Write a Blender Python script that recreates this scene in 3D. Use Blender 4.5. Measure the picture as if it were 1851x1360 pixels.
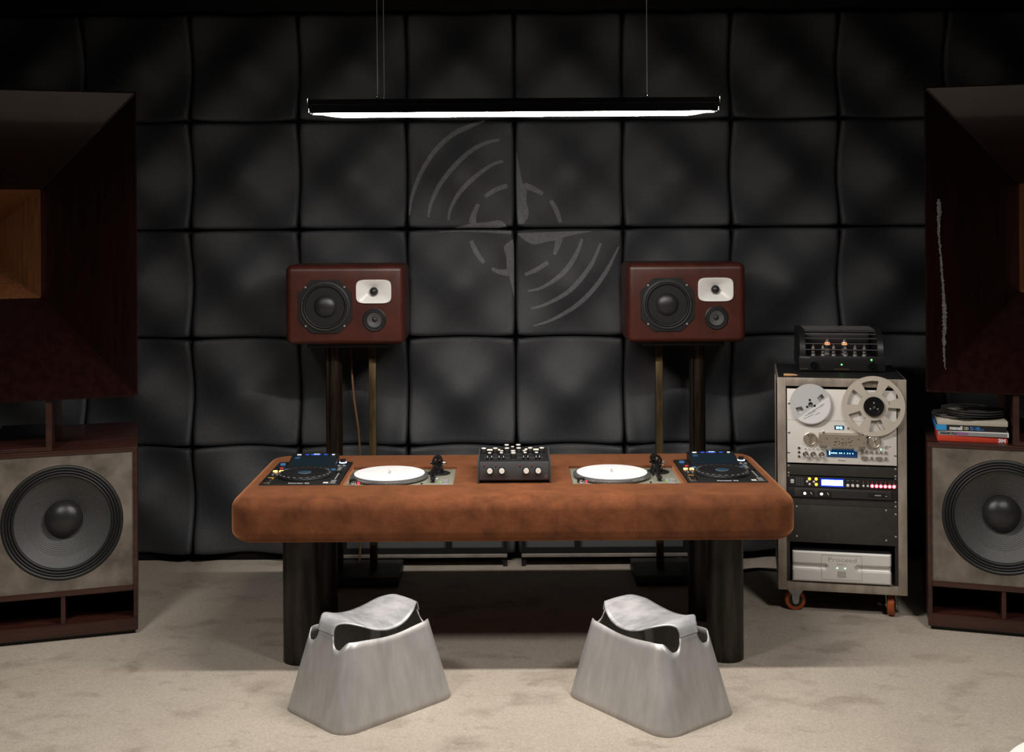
import bpy, bmesh, math, random
from mathutils import Vector, Matrix
random.seed(7)
PI = math.pi
R = math.radians
scene = bpy.context.scene
for o in list(bpy.data.objects):
    bpy.data.objects.remove(o)
COL = scene.collection

# ------------------------------------------------------------------ camera
cam_d = bpy.data.cameras.new('camera')
cam = bpy.data.objects.new('camera', cam_d)
COL.objects.link(cam)
cam.location = (0, 0, 1.78)
cam.rotation_euler = (PI / 2, 0.0061, 0)
cam_d.sensor_fit = 'HORIZONTAL'
cam_d.sensor_width = 36.0
cam_d.lens = 36.0 * 2150 / 1851
cam_d.shift_x = 7.5 / 1851
cam_d.shift_y = -280 / 1851
scene.camera = cam

# ------------------------------------------------------------------ world, exposure, ceiling lamps of the room
world = bpy.data.worlds.new('world')
scene.world = world
world.use_nodes = True
world.node_tree.nodes['Background'].inputs[0].default_value = (0.9, 0.93, 1.0, 1)
world.node_tree.nodes['Background'].inputs[1].default_value = 0.0
scene.view_settings.view_transform = 'Standard'
scene.view_settings.look = 'None'
scene.view_settings.gamma = 1.0
scene.view_settings.use_curve_mapping = False
scene.view_settings.exposure = 0.0

PENDANT_EMIT = 140.0
def ceiling_lamp(x, y, z, watts, size, aim):
    d = bpy.data.lights.new('ceiling_lamp', 'AREA')
    d.shape = 'DISK'
    d.size = size
    d.energy = watts
    d.color = (1.0, 0.95, 0.89)
    d.spread = R(120)
    o = bpy.data.objects.new('ceiling_lamp', d)
    COL.objects.link(o)
    o.location = (x, y, z)
    v = Vector(aim) - Vector((x, y, z))
    o.rotation_euler = v.to_track_quat('-Z', 'Y').to_euler()
    return o
LAMP_W = 33.0
ceiling_lamp(-1.9, 2.45, 3.15, LAMP_W, 0.55, (-1.7, 3.2, 0.0))
ceiling_lamp(1.9, 2.45, 3.15, LAMP_W, 0.55, (1.7, 3.2, 0.0))

# ------------------------------------------------------------------ materials
MATS = {}
def mat(name, col, rough=0.5, metal=0.0, var=0.0, vscale=6.0, bump=0.0, bscale=200.0, col2=None,
        stretch=(1, 1, 1), emit=None, estr=0.0, sheen=0.0, coat=0.0, detail=4.0, spec=0.5, rvar=0.0, lo=0.35, hi=0.65):
    if name in MATS:
        return MATS[name]
    m = bpy.data.materials.new(name)
    m.use_nodes = True
    nt = m.node_tree
    b = nt.nodes['Principled BSDF']
    b.inputs['Base Color'].default_value = (*col, 1)
    b.inputs['Roughness'].default_value = rough
    b.inputs['Metallic'].default_value = metal
    b.inputs['Specular IOR Level'].default_value = spec
    if sheen:
        b.inputs['Sheen Weight'].default_value = sheen
        b.inputs['Sheen Roughness'].default_value = 0.4
    if coat:
        b.inputs['Coat Weight'].default_value = coat
        b.inputs['Coat Roughness'].default_value = 0.06
    if emit:
        b.inputs['Emission Color'].default_value = (*emit, 1)
        b.inputs['Emission Strength'].default_value = estr
    tc = nt.nodes.new('ShaderNodeTexCoord')
    mp = nt.nodes.new('ShaderNodeMapping')
    mp.inputs['Scale'].default_value = stretch
    nt.links.new(tc.outputs['Object'], mp.inputs['Vector'])
    if var or col2:
        n = nt.nodes.new('ShaderNodeTexNoise')
        n.inputs['Scale'].default_value = vscale
        n.inputs['Detail'].default_value = detail
        n.inputs['Roughness'].default_value = 0.6
        nt.links.new(mp.outputs[0], n.inputs['Vector'])
        rp = nt.nodes.new('ShaderNodeValToRGB')
        rp.color_ramp.elements[0].position = lo
        rp.color_ramp.elements[1].position = hi
        c2 = col2 if col2 else tuple(max(0, c * (1 - var)) for c in col)
        rp.color_ramp.elements[0].color = (*c2, 1)
        rp.color_ramp.elements[1].color = (*col, 1)
        nt.links.new(n.outputs['Fac'], rp.inputs[0])
        nt.links.new(rp.outputs[0], b.inputs['Base Color'])
        if rvar:
            mr = nt.nodes.new('ShaderNodeMapRange')
            mr.inputs[3].default_value = rough - rvar
            mr.inputs[4].default_value = rough + rvar
            nt.links.new(n.outputs['Fac'], mr.inputs[0])
            nt.links.new(mr.outputs[0], b.inputs['Roughness'])
    if bump:
        n2 = nt.nodes.new('ShaderNodeTexNoise')
        n2.inputs['Scale'].default_value = bscale
        n2.inputs['Detail'].default_value = 3
        nt.links.new(tc.outputs['Object'], n2.inputs['Vector'])
        bp = nt.nodes.new('ShaderNodeBump')
        bp.inputs['Strength'].default_value = bump
        bp.inputs['Distance'].default_value = 0.004
        nt.links.new(n2.outputs['Fac'], bp.inputs['Height'])
        nt.links.new(bp.outputs[0], b.inputs['Normal'])
    MATS[name] = m
    return m

FELT = mat('black_felt', (0.032, 0.036, 0.043), 0.58, var=0.45, vscale=170, bump=0.6, bscale=300, spec=0.9)
PAINT = mat('grey_emblem_paint', (0.20, 0.20, 0.218), 0.7, var=0.25, vscale=60, bump=0.4, bscale=420, spec=0.2)
BLACKWALL = mat('black_wall', (0.006, 0.006, 0.006), 0.9, spec=0.1)
DARKROOM = mat('dark_room_wall', (0.05, 0.047, 0.045), 0.8, var=0.2, vscale=2)
CEIL = mat('black_ceiling', (0.012, 0.012, 0.012), 0.9)
STEEL_BLK = mat('blackened_steel', (0.050, 0.044, 0.038), 0.42, 0.75, col2=(0.020, 0.016, 0.013), vscale=5, stretch=(6, 6, 0.8), detail=6)
STAND_BRN = mat('browned_steel', (0.055, 0.040, 0.026), 0.38, 0.7, col2=(0.020, 0.012, 0.008), vscale=6, stretch=(8, 8, 0.7))
STAND_GLD = mat('golden_patina_steel', (0.165, 0.115, 0.050), 0.42, 0.7, col2=(0.055, 0.036, 0.018), vscale=4, stretch=(8, 8, 1.0))
BLK = mat('black_plastic', (0.011, 0.011, 0.012), 0.42)
BLKM = mat('black_matte_metal', (0.014, 0.014, 0.015), 0.5, 0.2)
BLKG = mat('black_gloss', (0.006, 0.006, 0.007), 0.18)
RUB = mat('black_rubber', (0.012, 0.012, 0.012), 0.55)
CONE = mat('paper_cone', (0.075, 0.075, 0.075), 0.5, var=0.25, vscale=120, bump=0.2, bscale=500)
CAP = mat('dust_cap_black', (0.02, 0.02, 0.02), 0.32, bump=0.15, bscale=600)
BTNG = mat('grey_metal_key', (0.30, 0.28, 0.25), 0.35, 0.5)
CHROME = mat('chrome', (0.72, 0.71, 0.69), 0.16, 1.0)
SILVER = mat('satin_silver', (0.55, 0.54, 0.52), 0.38, 0.6)
KNOBW = mat('ivory_knob', (0.78, 0.76, 0.70), 0.4)
WHITE = mat('white_enamel', (0.86, 0.86, 0.83), 0.3)
LEATHER = mat('oxblood_leather', (0.078, 0.0185, 0.0115), 0.36, var=0.35, vscale=9, bump=0.12, bscale=350)
MAHOG = mat('lacquered_mahogany', (0.016, 0.0048, 0.0036), 0.2, col2=(0.008, 0.0026, 0.0022), vscale=3.5, stretch=(9, 9, 0.9), coat=0.55, detail=6)
MAHOG2 = mat('mahogany_cabinet', (0.050, 0.0155, 0.0105), 0.36, col2=(0.026, 0.008, 0.006), vscale=4, stretch=(1.0, 6, 12), coat=0.15)
OAK = mat('warm_oak_veneer', (0.26, 0.105, 0.040), 0.4, col2=(0.145, 0.052, 0.019), vscale=5, stretch=(16, 16, 1.1), detail=7)
BAFFLE = mat('stained_grey_baffle', (0.20, 0.168, 0.135), 0.6, col2=(0.085, 0.073, 0.060), vscale=5, detail=5, bump=0.08, lo=0.38, hi=0.62)
ALU = mat('raw_aluminium_body', (0.57, 0.56, 0.555), 0.46, 0.5, col2=(0.46, 0.455, 0.45), vscale=6, stretch=(4, 4, 0.6), detail=6, rvar=0.10)
ALUS = mat('raw_aluminium_seat', (0.68, 0.68, 0.70), 0.44, 0.4, col2=(0.40, 0.41, 0.43), vscale=8, stretch=(3, 1, 1), detail=7, rvar=0.10)
RACKM = mat('brushed_rack_steel', (0.46, 0.40, 0.34), 0.45, 0.5, col2=(0.30, 0.255, 0.21), vscale=6, stretch=(3, 3, 1))
RACKP = mat('dark_rack_panel', (0.042, 0.039, 0.035), 0.5, 0.25, var=0.2, vscale=30)
DECKF = mat('deck_face_silver', (0.76, 0.73, 0.69), 0.45, 0.1)
AMPF = mat('silver_amp_face', (0.72, 0.71, 0.68), 0.42, 0.2)
REELP = mat('putty_reel', (0.55, 0.50, 0.43), 0.45, 0.1)
REELG = mat('pale_grey_reel', (0.56, 0.57, 0.58), 0.4, 0.1)
OLIVE = mat('olive_grey_deck', (0.30, 0.30, 0.235), 0.45, 0.25)
MATW = mat('white_slipmat', (0.80, 0.80, 0.82), 0.9, var=0.05, vscale=40)
PLAT = mat('platter_aluminium', (0.30, 0.30, 0.30), 0.35, 0.8)
INK = mat('dark_ink', (0.03, 0.03, 0.03), 0.6)
INKG = mat('grey_ink', (0.26, 0.26, 0.26), 0.6)
INKW = mat('white_ink', (0.75, 0.75, 0.75), 0.5)
INKGOLD = mat('gold_ink', (0.30, 0.20, 0.07), 0.45, 0.5)
CASTER = mat('orange_polyurethane', (0.33, 0.065, 0.012), 0.35)
ZINC = mat('zinc_bracket', (0.42, 0.44, 0.43), 0.35, 0.8)
CABLE = mat('tan_cable', (0.17, 0.085, 0.04), 0.5)
WOODP = mat('pale_wood', (0.62, 0.36, 0.16), 0.55, var=0.2, vscale=30)
BEIGE = mat('beige_card', (0.50, 0.46, 0.38), 0.6, var=0.1, vscale=12)
BLUEC = mat('blue_card', (0.03, 0.30, 0.68), 0.45)
BLACKC = mat('black_card', (0.015, 0.015, 0.017), 0.4)
REDC = mat('red_card', (0.62, 0.055, 0.025), 0.5, var=0.12, vscale=10)
GREYC = mat('silver_card', (0.48, 0.46, 0.46), 0.45, 0.1)
PURPC = mat('purple_ink', (0.28, 0.12, 0.30), 0.5)
BLUEI = mat('blue_ink', (0.04, 0.22, 0.62), 0.5)
WIRE = mat('suspension_wire', (0.8, 0.8, 0.8), 0.4, 0.3)
TUBEG = mat('tube_glass', (0.30, 0.29, 0.27), 0.1, 0.3)
BEAD = mat('glossy_lacquer_bead', (0.016, 0.005, 0.004), 0.12, coat=1.0)
SCUFF = mat('scuffed_lacquer', (0.26, 0.25, 0.24), 0.6, var=0.5, vscale=60)
def led(name, col, s):
    return mat(name, col, 0.4, emit=col, estr=s)
LORANGE = led('amber_light', (1.0, 0.42, 0.08), 6)
LYEL = led('yellow_light', (1.0, 0.42, 0.03), 3.2)
LRED = led('red_light', (1.0, 0.04, 0.06), 7)
LREDC = led('red_light_core', (1.0, 0.22, 0.24), 4)
LBLUE = led('blue_light', (0.05, 0.18, 1.0), 3)
LBLUEW = led('blue_white_screen', (0.55, 0.70, 1.0), 7)
LCY = led('cyan_light', (0.25, 0.75, 1.0), 4)
LWHITE = led('cool_white_light', (0.75, 0.90, 1.0), 18)
LGREEN = led('green_light', (0.10, 1.0, 0.12), 5)
LMINT = led('mint_light', (0.35, 1.0, 0.65), 3)
LWARM = led('warm_button_light', (1.0, 0.60, 0.33), 2.2)
LPINK = led('strobe_red_light', (1.0, 0.05, 0.10), 1.2)
SCR = mat('dark_lcd', (0.008, 0.014, 0.018), 0.2, emit=(0.10, 0.22, 0.30), estr=0.030)
SCRB = mat('blue_display_glass', (0.005, 0.02, 0.06), 0.15, emit=(0.0, 0.10, 0.35), estr=0.22)
TINT = mat('dim_blue_button', (0.02, 0.05, 0.10), 0.4, emit=(0.10, 0.35, 0.75), estr=0.35)
TGLOW = led('tube_heater_glow', (1.0, 0.22, 0.08), 4)

def carpet_mat():
    m = bpy.data.materials.new('beige_carpet')
    m.use_nodes = True
    nt = m.node_tree
    b = nt.nodes['Principled BSDF']
    b.inputs['Roughness'].default_value = 0.95
    b.inputs['Specular IOR Level'].default_value = 0.1
    tc = nt.nodes.new('ShaderNodeTexCoord')
    def noise(sc, det, rough=0.6, stretch=None, dist=0.0):
        n = nt.nodes.new('ShaderNodeTexNoise')
        n.inputs['Scale'].default_value = sc
        n.inputs['Detail'].default_value = det
        n.inputs['Roughness'].default_value = rough
        n.inputs['Distortion'].default_value = dist
        if stretch:
            mp = nt.nodes.new('ShaderNodeMapping')
            mp.inputs['Scale'].default_value = stretch
            mp.inputs['Rotation'].default_value = (0, 0, R(20))
            nt.links.new(tc.outputs['Object'], mp.inputs[0])
            nt.links.new(mp.outputs[0], n.inputs['Vector'])
        else:
            nt.links.new(tc.outputs['Object'], n.inputs['Vector'])
        return n
    def ramp(n, a, b_, ca, cb):
        r = nt.nodes.new('ShaderNodeValToRGB')
        r.color_ramp.elements[0].position = a
        r.color_ramp.elements[1].position = b_
        r.color_ramp.elements[0].color = (*ca, 1)
        r.color_ramp.elements[1].color = (*cb, 1)
        nt.links.new(n.outputs['Fac'], r.inputs[0])
        return r
    def mul(a, b2):
        x = nt.nodes.new('ShaderNodeMix')
        x.data_type = 'RGBA'
        x.blend_type = 'MULTIPLY'
        x.inputs['Factor'].default_value = 1.0
        nt.links.new(a.outputs[0 if a.bl_idname != 'ShaderNodeMix' else 2], x.inputs['A'])
        nt.links.new(b2.outputs[0], x.inputs['B'])
        return x
    base = ramp(noise(1.6, 3), 0.3, 0.7, (0.40, 0.352, 0.292), (0.46, 0.408, 0.345))
    stains = ramp(noise(5.0, 3, 0.5, (0.8, 1.1, 1), 0.3), 0.31, 0.44, (0.80, 0.785, 0.77), (1, 1, 1))
    scuffs = ramp(noise(11.0, 4, 0.55, (0.8, 1.3, 1), 0.3), 0.28, 0.41, (0.83, 0.815, 0.80), (1, 1, 1))
    grain = ramp(noise(150, 3, 0.7), 0.30, 0.70, (0.80, 0.80, 0.80), (1.14, 1.14, 1.14))
    c = mul(mul(mul(base, stains), scuffs), grain)
    nt.links.new(c.outputs[2], b.inputs['Base Color'])
    bp = nt.nodes.new('ShaderNodeBump')
    bp.inputs['Strength'].default_value = 0.35
    bp.inputs['Distance'].default_value = 0.004
    nt.links.new(noise(380, 2).outputs['Fac'], bp.inputs['Height'])
    nt.links.new(bp.outputs[0], b.inputs['Normal'])
    return m
CARPET = carpet_mat()

def suede_mat():
    m = bpy.data.materials.new('brown_suede')
    m.use_nodes = True
    nt = m.node_tree
    b = nt.nodes['Principled BSDF']
    b.inputs['Roughness'].default_value = 0.85
    b.inputs['Specular IOR Level'].default_value = 0.2
    b.inputs['Sheen Weight'].default_value = 0.7
    b.inputs['Sheen Roughness'].default_value = 0.45
    b.inputs['Sheen Tint'].default_value = (1.0, 0.42, 0.2, 1)
    tc = nt.nodes.new('ShaderNodeTexCoord')
    n = nt.nodes.new('ShaderNodeTexNoise')
    n.inputs['Scale'].default_value = 11.0
    n.inputs['Detail'].default_value = 9
    n.inputs['Roughness'].default_value = 0.68
    n.inputs['Distortion'].default_value = 0.25
    nt.links.new(tc.outputs['Object'], n.inputs['Vector'])
    r = nt.nodes.new('ShaderNodeValToRGB')
    r.color_ramp.elements[0].position = 0.30
    r.color_ramp.elements[1].position = 0.68
    r.color_ramp.elements[0].color = (0.066, 0.0195, 0.0062, 1)
    r.color_ramp.elements[1].color = (0.175, 0.056, 0.0205, 1)
    nt.links.new(n.outputs['Fac'], r.inputs[0])
    # three hides sewn side by side: each has its own tone
    sx = nt.nodes.new('ShaderNodeSeparateXYZ')
    nt.links.new(tc.outputs['Object'], sx.inputs[0])
    tone = nt.nodes.new('ShaderNodeValToRGB')
    tone.color_ramp.interpolation = 'CONSTANT'
    mr = nt.nodes.new('ShaderNodeMapRange')
    mr.inputs[1].default_value = -1.2
    mr.inputs[2].default_value = 1.2
    nt.links.new(sx.outputs[0], mr.inputs[0])
    nt.links.new(mr.outputs[0], tone.inputs[0])
    el = tone.color_ramp.elements
    el[0].position = 0.0
    el[0].color = (0.94, 0.94, 0.94, 1)
    el[1].position = (-0.462 + 1.2) / 2.4
    el[1].color = (1.06, 1.06, 1.06, 1)
    e = el.new((0.470 + 1.2) / 2.4)
    e.color = (0.88, 0.88, 0.88, 1)
    x = nt.nodes.new('ShaderNodeMix')
    x.data_type = 'RGBA'
    x.blend_type = 'MULTIPLY'
    x.inputs['Factor'].default_value = 1.0
    nt.links.new(r.outputs[0], x.inputs['A'])
    nt.links.new(tone.outputs[0], x.inputs['B'])
    nt.links.new(x.outputs[2], b.inputs['Base Color'])
    n2 = nt.nodes.new('ShaderNodeTexNoise')
    n2.inputs['Scale'].default_value = 300
    nt.links.new(tc.outputs['Object'], n2.inputs['Vector'])
    bp = nt.nodes.new('ShaderNodeBump')
    bp.inputs['Strength'].default_value = 0.25
    bp.inputs['Distance'].default_value = 0.003
    nt.links.new(n2.outputs['Fac'], bp.inputs['Height'])
    nt.links.new(bp.outputs[0], b.inputs['Normal'])
    return m
SUEDE = suede_mat()

def lamp_mat():
    m = bpy.data.materials.new('lit_lamp_diffuser')
    m.use_nodes = True
    nt = m.node_tree
    nt.nodes.remove(nt.nodes['Principled BSDF'])
    e = nt.nodes.new('ShaderNodeEmission')
    e.inputs[0].default_value = (1.0, 0.93, 0.86, 1)
    e.inputs[1].default_value = PENDANT_EMIT
    nt.links.new(e.outputs[0], nt.nodes['Material Output'].inputs[0])
    return m
LAMP = lamp_mat()

# ------------------------------------------------------------------ builders
def tag(o, label=None, cat=None, group=None, kind=None):
    if label: o['label'] = label
    if cat: o['category'] = cat
    if group: o['group'] = group
    if kind: o['kind'] = kind
    return o
def thing(name, label, cat, loc=(0, 0, 0), rotz=0.0, group=None):
    o = bpy.data.objects.new(name, None)
    COL.objects.link(o)
    o.location = loc
    o.rotation_euler = (0, 0, rotz)
    o.empty_display_size = 0.05
    return tag(o, label, cat, group)
def put(name, me, m, parent=None, loc=(0, 0, 0), rot=(0, 0, 0), smooth=True, angle=35):
    if m is not None and not me.materials:
        me.materials.append(m)
    if smooth:
        me.shade_smooth()
        me.set_sharp_from_angle(angle=R(angle))
    o = bpy.data.objects.new(name, me)
    COL.objects.link(o)
    o.location = loc
    o.rotation_euler = rot
    if parent is not None:
        o.parent = parent
    return o
def mesh(name, vs, fs):
    me = bpy.data.meshes.new(name)
    me.from_pydata([tuple(v) for v in vs], [], fs)
    bm = bmesh.new()
    bm.from_mesh(me)
    bmesh.ops.recalc_face_normals(bm, faces=bm.faces)
    bm.to_mesh(me)
    bm.free()
    return me
def box_me(name, sx, sy, sz, bev=0.0, seg=2):
    bm = bmesh.new()
    bmesh.ops.create_cube(bm, size=1)
    bmesh.ops.scale(bm, vec=(sx, sy, sz), verts=bm.verts)
    if bev:
        bmesh.ops.bevel(bm, geom=list(bm.edges), offset=bev, segments=seg, affect='EDGES', profile=0.5)
    me = bpy.data.meshes.new(name)
    bm.to_mesh(me)
    bm.free()
    return me
def box(name, lo, hi, m, parent=None, bev=0.0, seg=2, rot=(0, 0, 0)):
    s = [hi[i] - lo[i] for i in range(3)]
    c = [(hi[i] + lo[i]) / 2 for i in range(3)]
    return put(name, box_me(name, *s, bev, seg), m, parent, c, rot)
def lathe_me(name, prof, seg=32, cap0=True, cap1=True):
    """profile of (radius, height) turned about local Z"""
    vs, fs = [], []
    n = len(prof)
    for r, z in prof:
        for k in range(seg):
            a = 2 * PI * k / seg
            vs.append((r * math.cos(a), r * math.sin(a), z))
    for i in range(n - 1):
        for k in range(seg):
            k2 = (k + 1) % seg
            fs.append((i * seg + k, i * seg + k2, (i + 1) * seg + k2, (i + 1) * seg + k))
    if cap0: fs.append(tuple(range(seg))[::-1])
    if cap1: fs.append(tuple((n - 1) * seg + k for k in range(seg)))
    return mesh(name, vs, fs)
FRONT = (PI / 2, 0, 0)          # turns local +Z towards the viewer (-Y)
def lathe(name, prof, m, parent=None, loc=(0, 0, 0), rot=(0, 0, 0), seg=32, cap0=True, cap1=True, angle=35):
    return put(name, lathe_me(name, prof, seg, cap0, cap1), m, parent, loc, rot, angle=angle)
def cyl(name, r, h, m, parent=None, loc=(0, 0, 0), rot=(0, 0, 0), seg=24, bev=0.0):
    p = [(r, 0), (r, h)] if not bev else [(r - bev, 0), (r, bev), (r, h - bev), (r - bev, h)]
    return lathe(name, p, m, parent, loc, rot, seg)
def prism_me(name, pts, d0, d1):
    """outline (x, z) pushed along local Y from d0 to d1"""
    n = len(pts)
    vs = [(x, d0, z) for x, z in pts] + [(x, d1, z) for x, z in pts]
    fs = [tuple(range(n)), tuple(range(n, 2 * n))[::-1]]
    for i in range(n):
        j = (i + 1) % n
        fs.append((i, i + n, j + n, j))
    return mesh(name, vs, fs)
def prism(name, pts, d0, d1, m, parent=None, loc=(0, 0, 0), rot=(0, 0, 0), smooth=True):
    return put(name, prism_me(name, pts, d0, d1), m, parent, loc, rot, smooth)
def yprism(name, pts, x0, x1, m, parent=None, loc=(0, 0, 0), smooth=True):
    """outline (y, z) pushed along local X from x0 to x1"""
    me = prism_me(name, pts, -x1, -x0)
    me.transform(Matrix.Rotation(PI / 2, 4, 'Z'))
    return put(name, me, m, parent, loc, smooth=smooth)
def rrect(w, h, r, n=6, cx=0, cz=0):
    pts = []
    for k, (sx, sz) in enumerate(((1, 1), (-1, 1), (-1, -1), (1, -1))):
        for i in range(n + 1):
            a = k * PI / 2 + i / n * PI / 2
            pts.append((cx + sx * (w / 2 - r) + r * math.cos(a), cz + sz * (h / 2 - r) + r * math.sin(a)))
    return pts
def tube_me(name, path, rad, seg=8):
    path = [Vector(p) for p in path]
    vs, fs = [], []
    n = len(path)
    up = Vector((0, 0, 1))
    for i, p in enumerate(path):
        t = (path[min(i + 1, n - 1)] - path[max(i - 1, 0)]).normalized()
        a = t.cross(up)
        if a.length < 1e-3: a = t.cross(Vector((0, 1, 0)))
        a.normalize()
        b = t.cross(a)
        rr = rad[i] if isinstance(rad, (list, tuple)) else rad
        for k in range(seg):
            an = 2 * PI * k / seg
            vs.append(p + a * (rr * math.cos(an)) + b * (rr * math.sin(an)))
    for i in range(n - 1):
        for k in range(seg):
            k2 = (k + 1) % seg
            fs.append((i * seg + k, i * seg + k2, (i + 1) * seg + k2, (i + 1) * seg + k))
    fs.append(tuple(range(seg)))
    fs.append(tuple((n - 1) * seg + k for k in range(seg)))
    return mesh(name, vs, fs)
def tube(name, path, rad, m, parent=None, seg=8):
    return put(name, tube_me(name, path, rad, seg), m, parent)
def smooth_path(pts, n=8):
    out = []
    P = [Vector(p) for p in pts]
    for i in range(len(P) - 1):
        p0, p1, p2, p3 = P[max(i - 1, 0)], P[i], P[i + 1], P[min(i + 2, len(P) - 1)]
        for k in range(n):
            t = k / n
            out.append(0.5 * ((2 * p1) + (p2 - p0) * t + (2 * p0 - 5 * p1 + 4 * p2 - p3) * t * t + (3 * p1 - p0 - 3 * p2 + p3) * t ** 3))
    out.append(P[-1])
    return out
def cut_me(me, cutters):
    """boolean away each (mesh, offset) from me and hand back the result"""
    o = bpy.data.objects.new('blank', me)
    COL.objects.link(o)
    cs = []
    for cm, loc in cutters:
        c = bpy.data.objects.new('cutter', cm)
        COL.objects.link(c)
        c.location = loc
        md = o.modifiers.new('cut', 'BOOLEAN')
        md.operation = 'DIFFERENCE'
        md.object = c
        md.solver = 'EXACT'
        cs.append(c)
    bpy.context.view_layer.update()
    nm = bpy.data.meshes.new_from_object(o.evaluated_get(bpy.context.evaluated_depsgraph_get()))
    for c in cs + [o]:
        bpy.data.objects.remove(c)
    nm.materials.clear()
    return nm
def text(name, s, size, m, parent, loc, rot=FRONT, width=None, align='LEFT', bold=0.0, shear=0.0):
    cu = bpy.data.curves.new(name, 'FONT')
    cu.body = s
    cu.size = size
    cu.extrude = 0.0002
    cu.align_x = align
    cu.offset = bold
    cu.shear = shear
    cu.resolution_u = 2
    t = bpy.data.objects.new(name, cu)
    COL.objects.link(t)
    dg = bpy.context.evaluated_depsgraph_get()
    me = bpy.data.meshes.new_from_object(t.evaluated_get(dg))
    bpy.data.objects.remove(t)
    bpy.data.curves.remove(cu)
    me.materials.clear()
    if width and me.vertices:
        xs = [v.co.x for v in me.vertices]
        k = width / (max(xs) - min(xs))
        for v in me.vertices: v.co.x *= k
    return put(name, me, m, parent, loc, rot, smooth=False)
def copy_tree(root, loc, rotz, label):
    r = root.copy()
    COL.objects.link(r)
    r.location = loc
    r.rotation_euler = (0, 0, rotz)
    r['label'] = label
    for ch in list(root.children):
        c = ch.copy()
        COL.objects.link(c)
        c.parent = r
        for g in ch.children:
            d = g.copy()
            COL.objects.link(d)
            d.parent = c
    return r

# ------------------------------------------------------------------ the room
def struct(o, label, cat):
    return tag(o, label, cat, kind='structure')
WB = 6.29
struct(box('floor', (-3.8, -2.6, -0.1), (3.8, WB + 0.12, 0), CARPET), 'stained beige carpet floor of the listening room', 'floor')
struct(box('ceiling', (-3.8, -2.6, 3.25), (3.8, WB + 0.12, 3.35), CEIL), 'black ceiling high above the console', 'ceiling')
struct(box('wall_left', (-3.8, -2.6, 0), (-3.7, WB, 3.25), DARKROOM), 'dark plain wall at the left of the room', 'wall')
struct(box('wall_right', (3.7, -2.6, 0), (3.8, WB, 3.25), DARKROOM), 'dark plain wall at the right of the room', 'wall')
struct(box('wall_front', (-3.8, -2.7, 0), (3.8, -2.6, 3.25), DARKROOM), 'dark plain wall behind the viewer', 'wall')
wall = struct(box('wall_back', (-3.8, WB, 0), (3.8, WB + 0.12, 3.25), BLACKWALL), 'wall covered with square black felt acoustic panels and a grey emblem', 'wall')
struct(box('trim_1', (-3.7, WB - 0.10, 2.885), (3.7, WB, 3.25), BLKM), 'black header beam above the felt wall panels', 'trim')
struct(box('baseboard_back', (-3.7, WB - 0.012, 0), (3.7, WB, 0.04), BLACKWALL), 'low black skirting strip under the felt panels', 'baseboard')
PW, PH, PX0, PZ0 = 0.5647, 0.5665, 0.0376, 1.742
PY, PA = 6.215, 0.035
def bulge(u, v):
    """how far the felt swells out at u, v (metres from the panel centre)"""
    c = math.cos(2 * PI * u / PW) * math.cos(2 * PI * v / PH)
    rr = (u * u + v * v) / 0.105 ** 2
    return PA * c + 0.019 * math.exp(-rr) - 0.006
def panel_mesh():
    N = 34
    vs, fs = [], []
    ts = []
    for i in range(N + 1):
        t = -1 + 2 * i / N
        t = math.copysign(1 - (1 - abs(t)) ** 1.35, t)
        ts.append(t)
    for j in range(N + 1):
        for i in range(N + 1):
            t, s = ts[i], ts[j]
            hw = PW / 2 - 0.0035 - 0.0085 * abs(s) ** 6
            hh = PH / 2 - 0.0035 - 0.0085 * abs(t) ** 6
            u, v = t * hw, s * hh
            e = min(hw - abs(u), hh - abs(v))
            lip = 0.013 * (max(0.0, 1 - e / 0.014)) ** 2
            vs.append((u, -bulge(u, v) + lip, v))
    W = N + 1
    for j in range(N):
        for i in range(N):
            fs.append((j * W + i, j * W + i + 1, (j + 1) * W + i + 1, (j + 1) * W + i))
    ring = [i for i in range(W)] + [j * W + N for j in range(1, W)] + [N * W + i for i in range(N - 1, -1, -1)] + [j * W for j in range(N - 1, 0, -1)]
    b0 = len(vs)
    for k in ring:
        vs.append((vs[k][0], WB - 0.002 - PY, vs[k][2]))
    n = len(ring)
    for k in range(n):
        k2 = (k + 1) % n
        fs.append((ring[k], ring[k2], b0 + k2, b0 + k))
    return mesh('wall_panel', vs, fs)
pm = panel_mesh()
for r in range(-3, 2):
    for c in range(-6, 6):
        put('wall_panel', pm, FELT, wall, (PX0 + (c + 0.5) * PW, PY, PZ0 + (r + 0.5) * PH), angle=60)
for o in wall.children:      # the wall mesh has its own origin at its middle
    o.location = Vector(o.location) - wall.location
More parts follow.
